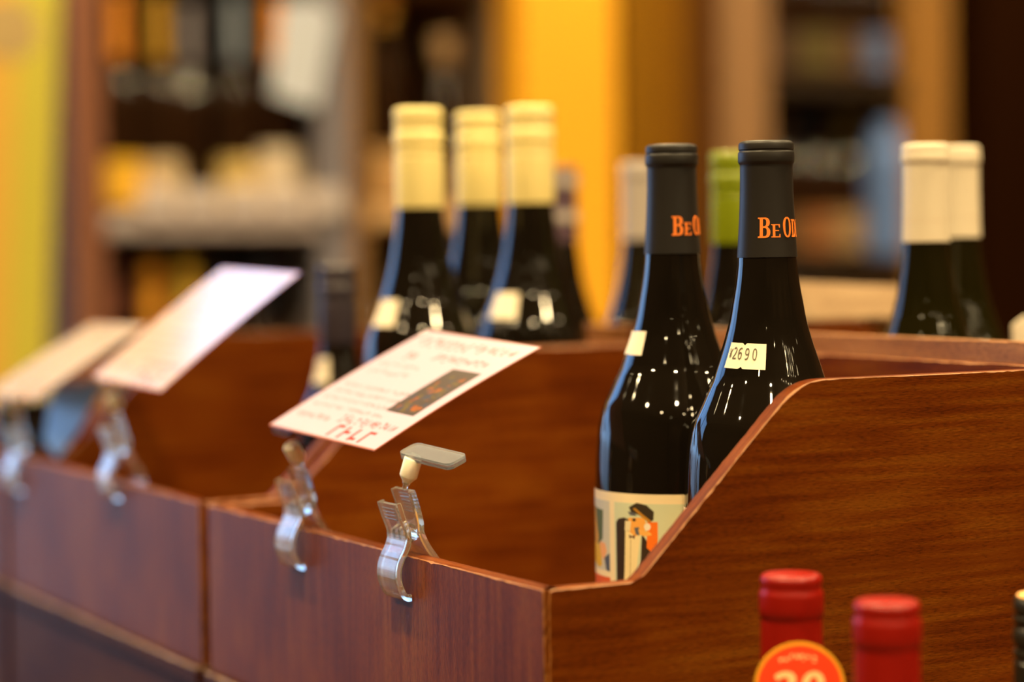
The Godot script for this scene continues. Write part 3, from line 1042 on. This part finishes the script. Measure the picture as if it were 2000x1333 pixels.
func build_front_bottles() -> void:
	var dg := deg_to_rad(1.0)
	# ---- two Burgundy bottles with black capsules
	var be := {"H": 300.0, "R": 45.0, "rn": 15.4, "d0": 60.0, "d1": 191.0, "cap": 61.0, "lip": 14.75, "kind": "foil", "glass": M.glass, "capmat": M.black_foil, "seg": 96}
	var tex := label_texture()
	var lm := mat(Color(1, 1, 1), 0.55)
	lm.albedo_texture = tex
	var place := [
		[169.4, -61.1, 215.0, 0.0, -140.0, "dark Burgundy bottle with black capsule and orange lettering, price sticker facing forward"],
		[167.5, -151.5, 217.5, 17.0, -1.0, "dark Burgundy bottle with black capsule and comic panel label, behind the price-stickered one"]]
	for e in place:
		var a := facing(e[0], e[1])
		var o := bottle(be, e[5], V(e[0], e[2] - 300.0, e[1]), "black capsule bottles with orange lettering")
		var la: float = a + (e[4] as float) * dg
		part("label", patch(be, 14.0, 108.8, la - 120 * dg, la + 120 * dg, 0.2, 72, 4), lm, o)
		var s: float = a + (e[3] as float) * dg
		var r_at := func(y: float) -> float:
			return foil_radius(y, be)
		part("lettering", bent_text([["B", s - 18 * dg, 6.4, 249.2, 10.6], ["E", s + 8.5 * dg, 4.9, 249.4, 6.9], ["O", s + 34 * dg, 5.4, 249.4, 10.6], ["D", s + 57 * dg, 5.2, 249.6, 9.2], ["D", s + 79 * dg, 5.2, 249.6, 9.2]], r_at, "Droid Serif", true), M.orange_ink, o)
		if e[4] < -60.0:
			part("price_sticker", sticker(be, 188.4, a - 28.5 * dg, 23.0, 13.8, -0.035), M.paper, o)
			var st := func(y: float) -> float:
				return body_radius(y, be) + 0.32 * MM
			var b0 := a - 50.5 * dg
			var sp := 7.6 * dg
			part("price_print", bent_text([["¥", b0 - 0.015, 2.0, 187.4, 4.8], ["2", b0 + sp * 0.75, 2.3, 187.0, 6.0], ["6", b0 + sp * 1.75, 2.3, 186.8, 6.0], ["9", b0 + sp * 3.0, 2.3, 186.6, 6.0], ["0", b0 + sp * 4.25, 2.3, 186.4, 6.0]], st, "Droid Sans", false), M.grey_ink, o)
		else:
			part("price_sticker", sticker(be, 190.0, a - 66 * dg, 22.0, 13.8, 0.0), M.paper, o)
	# ---- three tall bottles with cream screw caps in the far crate
	var wb := {"H": 346.0, "R": 42.0, "rn": 16.6, "d0": 70.0, "d1": 203.0, "cap": 70.0, "lip": 17.4, "kind": "screw", "glass": M.glass, "capmat": M.cream_cap, "seg": 72}
	for e in [[188.0, -519.0, 261.0, -52.0, "tall dark bottle with cream screw cap, leftmost of the three, sticker on its left edge"],
			[277.0, -519.5, 264.0, -38.0, "tall dark bottle with cream screw cap, rightmost of the three, square price sticker"],
			[280.0, -607.0, 265.0, 999.0, "tall dark bottle with cream screw cap, middle of the three and standing behind"]]:
		wb.H = e[2] + 85.0
		var o := bottle(wb, e[4], V(e[0], -85, e[1]), "tall bottles with cream screw caps")
		if e[3] < 900.0:
			part("price_sticker", sticker(wb, wb.H - 143.0, facing(e[0], e[1]) + e[3] * dg, 22.0, 19.0, 0.0, false), M.paper, o)
	# ---- short dark screw cap bottle far in the same crate
	var hb := {"H": 236.5, "R": 33.0, "rn": 14.2, "d0": 58.0, "d1": 140.0, "cap": 60.0, "lip": 15.0, "kind": "screw", "glass": M.glass, "capmat": M.purple_cap, "seg": 56}
	var h := bottle(hb, "short bottle with dark purple screw cap, behind the tilted cards in the far crate", V(190, -85, -669))
	part("price_sticker", sticker(hb, 236.5 - 80.0, facing(190, -669) - 55 * dg, 17.0, 20.0, 0.1, false), M.paper, h)
	# ---- small black bottle in the low tray, between the far clip and the pale blue leaflet
	var mb := {"H": 124.0, "R": 26.0, "rn": 25.0, "d0": 76.0, "d1": 84.0, "cap": 74.0, "lip": 26.0, "kind": "screw", "glass": M.glass, "capmat": M.black_cap, "square": true, "seg": 40}
	bottle(mb, "small black bottle in the low tray, left of the pale blue leaflet", V(36, -85, -985))
	# ---- red capped bottles standing in front of the crate's side
	var rb := {"H": 300.0, "R": 36.0, "rn": 14.0, "d0": 62.0, "d1": 112.0, "cap": 66.0, "lip": 14.4, "kind": "none", "glass": M.glass, "square": true, "seg": 64}
	for e in [[93.6, 66.8, 8.7, "bottle with red foil capsule and round orange discount tag, before the crate side"], [92.7, 140.1, 5.7, "bottle with plain red foil capsule, nearest the viewer"]]:
		var o := bottle(rb, e[3], V(e[0], e[2] - 300.0, e[1]), "red capsule bottles")
		part("capsule", lathe(turned([[14.3, 234], [14.75, 234.2], [14.5, 262], [14.3, 278], [14.2, 279.4], [14.9, 280.4], [15.0, 284], [15.0, 290], [14.8, 291.4], [14.1, 292.6], [13.9, 294.2], [14.3, 295.6], [14.3, 297.4], [13.7, 299.0], [12.4, 299.8], [11.2, 299.9], [0.01, 300]]), 64), M.red_foil, o)
		if e[2] > 8.0:
			var a := facing(e[0], e[1]) + 3 * dg
			var rim := mat(Color(0.86, 0.40, 0.02), 0.5)
			var red := mat(Color(0.92, 0.055, 0.008), 0.5)
			var cream := mat(Color(0.90, 0.68, 0.30), 0.6)
			var tagc := Vector3(sin(a), 0, cos(a)) * 15.6 * MM + Vector3(cos(a), 0, -sin(a)) * 2.6 * MM + Vector3(0, 250.0, 0) * MM
			var tg := part("discount_tag", lathe(turned([[0.01, -0.3], [20.6, -0.3], [20.6, 0.3], [0.01, 0.3]]), 64), rim, o, tagc)
			tg.basis = Basis(Vector3(cos(a), 0, -sin(a)), Vector3(sin(a), 0, cos(a)), Vector3(0, -1, 0))
			part("tag_face", lathe(turned([[19.2, 0.3], [19.2, 0.42], [0.01, 0.45]]), 64), red, tg)
			var num := ArrayMesh.new()
			for g in [["2", -13.0, 11.5], ["0", -0.2, 11.5]]:
				var ar := glyphs(g[0], "Droid Sans", true, 10.4 * MM, 15.0 * MM)
				var v: PackedVector3Array = ar[Mesh.ARRAY_VERTEX]
				for i in v.size():
					var p := v[i]
					v[i] = Vector3(p.x + g[1] * MM + p.y * 0.12, p.z + 0.46 * MM, -(p.y - 7.0 * MM) + 0.9 * MM)
				ar[Mesh.ARRAY_VERTEX] = v
				ar[Mesh.ARRAY_NORMAL] = null
				ar[Mesh.ARRAY_TANGENT] = null
				num.add_surface_from_arrays(Mesh.PRIMITIVE_TRIANGLES, ar)
			part("tag_number", num, cream, tg)
			var small := Tris.new()
			var r := RandomNumberGenerator.new()
			r.seed = 5
			for k in 7:   # a line of small print, too blurred to read
				var x := -8.6 + k * 2.5
				for q in 3:
					add_box(small, Vector3(x + r.randf_range(-0.5, 0.6), 0.46, -12.6 + r.randf_range(-1.4, 1.4) - (0.5 if k % 6 == 0 else 0.8)) * MM, Vector3(r.randf_range(0.5, 1.7), 0.05, r.randf_range(0.4, 1.6)) * MM)
			part("small_print", small.mesh(), cream, tg)
	var kb := rb.duplicate()
	kb.kind = "screw"
	kb.cap = 60.0
	kb.lip = 15.0
	kb.capmat = M.black_cap
	var ko := bottle(kb, "bottle with black screw cap and bright top, cut by the right edge of view", V(184.3, -300.6, 137.9))
	part("cap_disc", lathe(turned([[0.01, 300.1], [13.2, 300.1], [13.2, 300.5], [0.01, 300.6]]), 48), mat(Color(0.85, 0.45, 0.16), 0.5), ko)

func print_band(b: Dictionary, y0: float, y1: float) -> ArrayMesh:   # a row of small printed marks round a capsule
	var t := Tris.new()
	var r := RandomNumberGenerator.new()
	r.seed = 12
	for k in 44:
		for q in 2:
			var a := TAU * k / 44.0 + r.randf_range(-0.02, 0.05)
			var w := r.randf_range(0.012, 0.04)
			var lo := lerpf(y0, y1, r.randf_range(0.0, 0.5)) * MM
			var hi := lerpf(y0, y1, r.randf_range(0.6, 1.0)) * MM
			var rr := foil_radius(lo, b) + 0.06 * MM
			var d0 := Vector3(sin(a), 0, cos(a)) * rr
			var d1 := Vector3(sin(a + w), 0, cos(a + w)) * rr
			t.quad(d0 + Vector3(0, lo, 0), d1 + Vector3(0, lo, 0), d1 + Vector3(0, hi, 0), d0 + Vector3(0, hi, 0), d0)
	return t.mesh()

func build_rear() -> void:
	var dg := deg_to_rad(1.0)
	var ib := {"H": 296.0, "R": 40.5, "rn": 14.4, "d0": 61.0, "d1": 188.0, "cap": 61.0, "lip": 14.9, "kind": "foil", "glass": M.glass_olive, "capmat": M.ivory_cap, "seg": 72}
	for e in [[386.0, -204.0, 222.5, "olive glass bottle with ivory capsule, left one of the ivory pair"], [472.0, -279.0, 225.5, "olive glass bottle with ivory capsule, right one of the ivory pair, partly hidden"]]:
		ib.H = e[2] + 73.0
		var o := bottle(ib, e[3], V(e[0], -73, e[1]), "olive bottles with ivory capsules")
		part("capsule_print", print_band(ib, ib.H - 49.0, ib.H - 46.4), M.ivory_print, o)
	var gb := {"H": 300.0, "R": 37.0, "rn": 14.4, "d0": 64.0, "d1": 180.0, "cap": 64.0, "lip": 15.6, "kind": "screw", "glass": M.glass, "capmat": M.green_cap, "seg": 56}
	bottle(gb, "dark bottle with lime green screw cap, behind the black capsule bottles", V(381.0, -73, -414.0))
	var pb := {"H": 305.0, "R": 39.0, "rn": 14.4, "d0": 64.0, "d1": 190.0, "cap": 64.0, "lip": 15.0, "kind": "foil", "glass": M.glass, "capmat": M.plum_cap, "seg": 56}
	var p := bottle(pb, "dark bottle with plum capsule banded in grey, right behind the cream caps", V(457.0, -73, -797.0))
	for k in [[258.0, 266.0, M.silver_cap], [288.0, 296.0, M.silver_cap]]:
		part("capsule_band", lathe(turned([[15.2, k[0]], [15.3, k[0] + 0.5], [15.25, k[1]], [15.1, k[1] + 0.3]]), 48), k[2], p)
	var sb := pb.duplicate()
	sb.capmat = M.silver_cap
	sb.lip = 15.4
	bottle(sb, "dark bottle with silver grey capsule, peeping out left of the black capsule bottles", V(473.0, -73, -693.0))
	# a pale board leaning over the partition, seen between the dark and the ivory capsules
	var bd := MeshInstance3D.new()
	bd.mesh = panel(PackedVector2Array([Vector2(0, 0), Vector2(0.205, 0.0), Vector2(0.205, 0.024), Vector2(0, 0.036)]), 0.012, 0.001, true, 44, M.tan_wood, M.worn_pale)
	bd.name = numbered("wooden_board")
	add_child(bd)
	bd.transform = Transform3D(Basis(Vector3.UP, 0.02) * Basis(Vector3.RIGHT, -0.42), V(392, 106, -437))
	tag(bd, "pale tan wooden board leaning across the rear crates left of the ivory capsules", "board")
	# cream card at the right edge
	var cc := MeshInstance3D.new()
	cc.mesh = panel(PackedVector2Array([Vector2(0, 0), Vector2(0.09, 0), Vector2(0.09, 0.125), Vector2(0.010, 0.186), Vector2(0, 0.180)]), 0.0012, 0.0002, true, 45, M.paper, M.paper, 0.02)
	cc.name = numbered("leaflet")
	add_child(cc)
	cc.transform = Transform3D(Basis(Vector3.UP, -0.1), V(473, -73, -226))
	tag(cc, "plain cream leaflet standing beside the ivory capsule bottles at the right edge", "leaflet")

func build_clips() -> void:
	# the empty clip
	var w := Vector3(12, -4.3, 34).normalized()
	var d := Vector3(13, 4.4, -4)
	d = (d - w * d.dot(w)).normalized()
	var nrm := w.cross(d)
	if nrm.y < 0:
		nrm = -nrm
	make_clip("empty clear sign clip nearest the viewer, gripper bare", V(0, 0, -155), Vector3(12.6, 52.2, 12.5), Basis(w, nrm, w.cross(nrm)), Vector3(5.2, 51.0, 4.0), false)
	# three with cards: [clip label, clip lift, clip z, card label, width, height, foot, pose, where along the foot it grips, texture, paper]
	var held := [
		["clear sign clip holding the large price card in the middle", 0.0, -299.0, "cream price card with a small dark picture, on the middle sign clip", 127.7, 118.5, Vector3(-8, 56.3, -245.1), card_pose(0.4589, 0.0535, 0.0714), -47.0, card_texture(3, Color(0.99, 0.96, 0.93), true), Color(0.45, 0.395, 0.58)],
		["clear sign clip holding the glaring card on the far crate", 11.0, -634.0, "glossy tan price card with white window glare, second from the left", 149.7, 126.8, Vector3(-7, 71.4, -587.7), card_pose(0.6543, 0.0222, -0.003), -44.0, card_texture(8, Color(0.97, 0.88, 0.74), false), Color(0.45, 0.40, 0.46)],
		["clear sign clip at the left edge, holding the farthest card", -5.0, -884.0, "pale price card at the far left, partly behind the glaring card", 148.2, 108.6, Vector3(-7.8, 48.5, -877.5), card_pose(0.5436, -0.0145, -0.0054), -4.0, card_texture(15, Color(0.96, 0.94, 0.90), false), Color(0.36, 0.36, 0.46)]]
	for e in held:
		var bs: Basis = e[7]
		var grip: Vector3 = e[6] + bs * Vector3(3.0, -1.6, e[8]) - Vector3(0, e[1], e[2])
		make_clip(e[0], V(0, e[1], e[2]), grip, Basis(bs.z, bs.y, bs.z.cross(bs.y)), grip - bs.y * 2.5 - Vector3(3.5, 0, 0))
		make_card(e[3], e[4], e[5], e[6], bs, e[9], e[10])
	var lfm := mat(Color(0.42, 0.66, 0.98), 0.4)
	lfm.clearcoat_enabled = true
	lfm.clearcoat = 1.0
	lfm.clearcoat_roughness = 0.2
	lfm.backlight_enabled = true
	lfm.backlight = Color(0.7, 0.85, 1.0)
	var lf := flat_piece([Vector3(25.4, 11.2, -896.7), Vector3(27.4, -1.6, -867.3), Vector3(36.1, 18.3, -841.7), Vector3(51.0, 64.0, -812.8), Vector3(31.2, 50.0, -899.5)], Vector3(-0.963, 0.214, 0.16), 0.8, lfm)
	lf.name = numbered("leaflet")
	add_child(lf)
	tag(lf, "pale blue leaflet hanging under the farthest price card", "leaflet")

func flat_piece(pts: Array, nrm: Vector3, th: float, m: Material) -> MeshInstance3D:
	# a thin sheet cut to the given outline (mm), looking along nrm
	var c := Vector3.ZERO
	for p in pts:
		c += p / pts.size()
	var t := Tris.new()
	var n := nrm.normalized()
	var k := pts.size()
	for i in k:
		var a: Vector3 = pts[i] - c
		var b: Vector3 = pts[(i + 1) % k] - c
		a = (a - n * a.dot(n)) * MM
		b = (b - n * b.dot(n)) * MM
		var d := n * th * MM
		t.tri(Vector3.ZERO, a, b, n)
		t.tri(-d, a - d, b - d, -n)
		t.quad(a, b, b - d, a - d, (a + b))
	var o := MeshInstance3D.new()
	o.mesh = t.mesh()
	o.material_override = m
	o.position = V(c.x, c.y, c.z)
	return o

func build_background() -> void:
	var z := -3000.0
	# ---- yellow banner at the left edge
	var bn := thing("banner", "tall yellow banner with yellow-green right border at the left edge", "banner", Vector3(0.16, 0, -2.9))
	bn.rotation.z = -0.055
	part("cloth", boxes([[Vector3(-0.32, 0.06, -0.006), Vector3(0.335, 2.05, 0.0)]]), mat(Color(0.60, 0.36, 0.045), 0.7), bn)
	part("border", boxes([[Vector3(0.335, 0.06, -0.006), Vector3(0.405, 2.05, 0.0)]]), mat(Color(0.48, 0.43, 0.042), 0.7), bn)
	part("printed_spot", lathe(turned([[0.01, 0], [52, 0], [52, 1], [0.01, 1.2]]), 40), mat(Color(0.40, 0.29, 0.12), 0.7), bn, Vector3(0.318, 1.61, 0.0)).rotation.x = PI / 2
	part("foot_rail", box(Vector3(0.78, 0.06, 0.16), 0.008), M.steel_frame, bn, Vector3(0.02, 0.03, -0.003))
	# ---- shelving: uprights, boards, backs
	var post := mat(Color(0.17, 0.16, 0.195), 0.6, 0.3)
	var post_red := mat(Color(0.22, 0.095, 0.06), 0.85, 0.1)
	var back := mat(Color(0.030, 0.018, 0.010), 0.8)
	var board := mat(Color(0.40, 0.34, 0.36), 0.6)
	var board2 := mat(Color(0.55, 0.34, 0.14), 0.6)
	var rail := mat(Color(0.42, 0.36, 0.38), 0.5)
	var u1 := thing("shelving_unit", "wooden shelving bay behind the tilted cards, pale thick boards", "shelf", V(700, -1040, z), "tall shelving bays along the far wall")
	_bay(u1, 540.0, post_red, post, back, board, rail, [-0.80, -0.20, 0.22, 0.78, 1.1], 62.0, 66.0)
	var u2 := thing("shelving_unit", "narrow shelving bay beside the orange pillar, tan boards", "shelf", V(1242, -1040, z), "tall shelving bays along the far wall")
	_bay(u2, 348.0, mat(Color(0.20, 0.10, 0.025), 0.6), mat(Color(0.22, 0.15, 0.10), 0.6), mat(Color(0.07, 0.035, 0.012), 0.8), board2, mat(Color(0.55, 0.34, 0.16), 0.6), [-0.80, -0.20, 0.235, 0.70, 1.1], 30.0, 54.0)
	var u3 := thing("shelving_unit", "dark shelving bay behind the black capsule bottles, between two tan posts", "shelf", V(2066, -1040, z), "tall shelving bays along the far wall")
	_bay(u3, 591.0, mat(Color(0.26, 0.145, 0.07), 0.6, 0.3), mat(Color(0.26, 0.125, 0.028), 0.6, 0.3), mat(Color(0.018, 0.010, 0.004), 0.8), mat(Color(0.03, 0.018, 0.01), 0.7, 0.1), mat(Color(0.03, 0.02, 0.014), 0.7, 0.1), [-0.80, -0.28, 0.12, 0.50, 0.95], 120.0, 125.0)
	# ---- orange pillar, brown boards beside it
	var pl := thing("pillar", "square pillar painted bright yellow-orange behind the cream caps", "pillar", V(1650, -1040, -2945))
	part("shaft", box(Vector3(0.215, 2.68, 0.10), 0.006, Vector3(0, 1.34, 0)), mat(Color(0.86, 0.42, 0.012), 0.6), pl)
	part("plinth", box(Vector3(0.225, 0.12, 0.106), 0.003, Vector3(0, 0.06, 0.004)), mat(Color(0.30, 0.14, 0.02), 0.6), pl)
	var bw := thing("wall_panel", "brown wooden wall panel right of the orange pillar", "panel", V(1940, -1040, -3010))
	for k in 3:
		part("plank", box(Vector3(0.0715, 2.6, 0.022), 0.003, Vector3(-0.0735 + k * 0.0735, 1.3, 0)), mat([Color(0.22, 0.10, 0.004), Color(0.19, 0.08, 0.003), Color(0.085, 0.03, 0.003)][k], 0.7, 0.2), bw)
	var dw := thing("cupboard", "dark brown cupboard front filling the right edge", "cupboard", V(3020, -1040, -2990))
	part("body", box(Vector3(0.66, 2.4, 0.36), 0.004, Vector3(0, 1.2, -0.18)), M.dark_wall, dw)
	part("door", box(Vector3(0.62, 2.3, 0.02), 0.004, Vector3(0, 1.2, 0.01)), M.dark_wall, dw)
	# ---- bottles: label colours follow the blurred patches of the photograph
	var yel := mat(Color(0.86, 0.50, 0.03), 0.6)
	var bei := mat(Color(0.62, 0.48, 0.30), 0.6)
	var gold := mat(Color(0.62, 0.45, 0.16), 0.6)
	var pale := mat(Color(0.66, 0.56, 0.44), 0.6)
	var orng := mat(Color(0.75, 0.28, 0.03), 0.5)
	var wine := mat(Color(0.16, 0.05, 0.03), 0.5)
	var lav := mat(Color(0.24, 0.22, 0.26), 0.5)
	var steel := mat(Color(0.20, 0.24, 0.32), 0.5)
	var mus := mat(Color(0.50, 0.28, 0.03), 0.5)
	var blk := mat(Color(0.015, 0.012, 0.012), 0.5)
	var base := {"H": 305.0, "R": 37.0, "rn": 14.5, "d0": 70.0, "d1": 125.0, "cap": 60.0, "lip": 15.0, "kind": "foil", "glass": M.glass_brown, "square": true, "seg": 28, "l0": 14.0, "l1": 98.0}
	var mk := func(capmat: Material, lab: Material, more := {}) -> Dictionary:
		var b := base.duplicate()
		b.capmat = capmat
		if lab:
			b.lab = lab
		b.merge(more, true)
		return b
	var up := 242.0
	base.merge({"H": 395.0, "cap": 118.0, "d0": 120.0, "d1": 195.0}, true)
	shelf_bottle(812, up, z - 60, mk.call(orng, yel), "bottle with orange capsule and yellow label, leftmost on the pale upper shelf")
	shelf_bottle(892, up, z - 70, mk.call(mus, bei), "bottle with mustard capsule and beige label, second on the pale upper shelf")
	shelf_bottle(965, up, z - 110, mk.call(lav, null, {"R": 40.0}), "unlabelled black bottle with lavender capsule on the pale upper shelf")
	shelf_bottle(1035, up, z - 60, mk.call(steel, gold), "bottle with slate blue capsule and golden label on the pale upper shelf")
	shelf_bottle(1112, up, z - 60, mk.call(orng, pale, {"l1": 120.0}), "bottle with orange capsule and pale label on the pale upper shelf")
	shelf_bottle(1186, up, z - 90, mk.call(blk, bei, {"l1": 115.0}), "bottle with black capsule and beige label, rightmost on the pale upper shelf")
	var dn := -178.0
	base.merge({"H": 330.0, "cap": 100.0, "d0": 104.0, "d1": 165.0}, true)
	shelf_bottle(798, dn, z - 50, mk.call(wine, bei, {"R": 28.0}), "bottle with dark red capsule on the shelf under the pale board, far left")
	shelf_bottle(862, dn, z - 50, mk.call(mat(Color(0.95, 0.42, 0.04), 0.5), yel, {"R": 30.0, "glass": mat(Color(0.42, 0.17, 0.02), 0.1)}), "amber bottle with orange capsule on the shelf under the pale board")
	shelf_bottle(930, dn, z - 50, mk.call(mat(Color(0.95, 0.62, 0.08), 0.5), yel, {"glass": mat(Color(0.50, 0.28, 0.03), 0.1), "R": 34.0}), "golden bottle with yellow capsule on the shelf under the pale board")
	shelf_bottle(1000, dn, z - 60, mk.call(blk, pale), "bottle with black capsule, left one under the middle of the pale board")
	shelf_bottle(1078, dn, z - 70, mk.call(mat(Color(0.035, 0.045, 0.07), 0.4), pale), "bottle with navy capsule under the middle of the pale board")
	shelf_bottle(1156, dn, z - 60, mk.call(blk, gold), "bottle with black capsule and golden label, right under the pale board")
	# shelf tags along the pale board
	var tm := mat(Color(0.44, 0.39, 0.40), 0.6)
	for k in 5:
		var o := MeshInstance3D.new()
		o.mesh = box(Vector3(0.066, 0.052, 0.002), 0.0004)
		o.material_override = tm
		o.name = numbered("shelf_tag")
		add_child(o)
		o.position = V(855 + k * 82, 262, z + 12)
		o.rotation.x = -0.12
		tag(o, "white price tag on the pale shelf edge, " + ["leftmost", "second from the left", "middle one", "second from the right", "rightmost"][k] + " of five", "price tag", "price tags on the pale shelf edge")
	# big white card hanging before the upper bottles
	var bc := MeshInstance3D.new()
	bc.mesh = panel(PackedVector2Array([Vector2(-0.048, -0.085), Vector2(0.045, -0.10), Vector2(0.062, 0.075), Vector2(0.03, 0.10), Vector2(-0.045, 0.085)]), 0.002, 0.0003, true, 71, mat(Color(0.50, 0.56, 0.70), 0.5), M.paper, 0.02)
	bc.name = numbered("shelf_card")
	add_child(bc)
	bc.transform = Transform3D(Basis(Vector3.BACK, -0.12), V(1134, 535, z + 14))
	tag(bc, "large white card hanging from the upper shelf, above the pale labels", "sign")
	# second bay
	base.merge({"H": 305.0, "cap": 60.0, "d0": 70.0, "d1": 125.0}, true)
	var hot := mat(Color(0.85, 0.46, 0.08), 0.35)
	shelf_bottle(1338, 253, z - 60, mk.call(hot, mat(Color(0.50, 0.30, 0.12), 0.5), {"cap": 75.0, "lip": 24.0, "rn": 20.0, "H": 420.0, "d0": 95.0, "d1": 200.0, "l1": 110.0}), "tall bottle with glowing amber capsule, left in the narrow bay")
	shelf_bottle(1468, 253, z - 60, mk.call(mat(Color(0.42, 0.27, 0.14), 0.35), mat(Color(0.16, 0.09, 0.03), 0.5), {"lip": 26.0, "rn": 22.0, "R": 40.0, "H": 330.0}), "stout bottle with tan cap, right in the narrow bay")
	shelf_bottle(1335, -165, z - 60, mk.call(blk, bei), "bottle with black capsule on the narrow bay's lower shelf, left")
	shelf_bottle(1432, -165, z - 60, mk.call(wine, gold), "bottle with dark red capsule on the narrow bay's lower shelf, right")
	var bx := thing("carton", "tan carton on the narrow bay's board, behind the cream caps", "box", V(1370, 253, z - 190))
	part("carton_body", box(Vector3(0.19, 0.10, 0.12), 0.002, Vector3(0, 0.05, 0)), board2, bx)
	part("carton_flap", box(Vector3(0.188, 0.003, 0.058), 0.0005, Vector3(0, 0.1018, 0.03)), M.worn_pale, bx)
	# right bay
	var ol := mat(Color(0.16, 0.12, 0.02), 0.5)
	var br := mat(Color(0.10, 0.055, 0.02), 0.5)
	var ky := [2262.0, 2345.0, 2425.0, 2508.0]
	var kc := [blk, ol, blk, steel]
	var kl := [mat(Color(0.06, 0.03, 0.015), 0.5), mat(Color(0.10, 0.075, 0.02), 0.5), br, mat(Color(0.10, 0.15, 0.33), 0.5)]  # bluish last label extends the painted window reflection
	var kn := ["with black capsule, first", "with olive capsule, second", "with black capsule and brown label, third", "with slate capsule and bluish label, last"]
	for k in 4:
		shelf_bottle(ky[k], 522, z - 70, mk.call(kc[k], kl[k]), "dim bottle " + kn[k] + " on the dark bay's upper shelf")
	var kn2 := ["with brown label, first", "with reddish label, second", "with tan label, third"]
	for k in 3:
		shelf_bottle(ky[k], 142, z - 70, mk.call([br, blk, ol][k], [br, mat(Color(0.26, 0.10, 0.03), 0.5), mat(Color(0.30, 0.20, 0.10), 0.5)][k]), "dim bottle " + kn2[k] + " on the dark bay's middle shelf")
	var ps := thing("painted_reflection", "tall blue-grey panel painted as a window reflection in the dark bay, by the right post", "painted_reflection", V(2480, -300, z - 362))  # added panel: its blue-grey paints in the window's reflection
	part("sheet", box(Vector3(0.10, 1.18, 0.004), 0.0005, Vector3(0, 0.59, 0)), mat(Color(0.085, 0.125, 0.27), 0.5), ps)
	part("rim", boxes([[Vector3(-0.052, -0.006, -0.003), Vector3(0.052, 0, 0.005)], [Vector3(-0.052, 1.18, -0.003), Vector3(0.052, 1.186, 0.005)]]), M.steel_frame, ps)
	var blue := mat(Color(0.115, 0.21, 0.52), 0.4)  # blue carries the painted window reflection onto the stout bottle
	shelf_bottle(2506, 142, z - 40, mk.call(blue, blue, {"R": 44.0, "rn": 34.0, "lip": 34.0, "H": 285.0, "d0": 30.0, "d1": 80.0, "cap": 34.0, "glass": blue}), "pale blue stout bottle on the dark bay's middle shelf")

func _bay(o: Node3D, wid: float, pl: Material, pr: Material, back: Material, board: Material, rail: Material, heights: Array, lw := 62.0, rw := 62.0) -> void:
	# uprights at both sides, boards between them at the given heights (metres over the crate edge), a back
	var w := wid * MM
	var a := lw * MM
	var b := w - rw * MM
	var d := 0.38
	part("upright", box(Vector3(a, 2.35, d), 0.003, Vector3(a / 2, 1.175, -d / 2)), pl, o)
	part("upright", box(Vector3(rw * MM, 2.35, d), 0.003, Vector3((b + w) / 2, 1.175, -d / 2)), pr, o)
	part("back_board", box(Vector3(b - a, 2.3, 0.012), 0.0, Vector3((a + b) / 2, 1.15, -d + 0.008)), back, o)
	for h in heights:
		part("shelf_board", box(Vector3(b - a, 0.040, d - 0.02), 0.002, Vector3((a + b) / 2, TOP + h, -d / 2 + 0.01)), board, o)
		part("price_rail", box(Vector3(b - a - 0.002, 0.034, 0.006), 0.001, Vector3((a + b) / 2, TOP + h, 0.004)), rail, o)
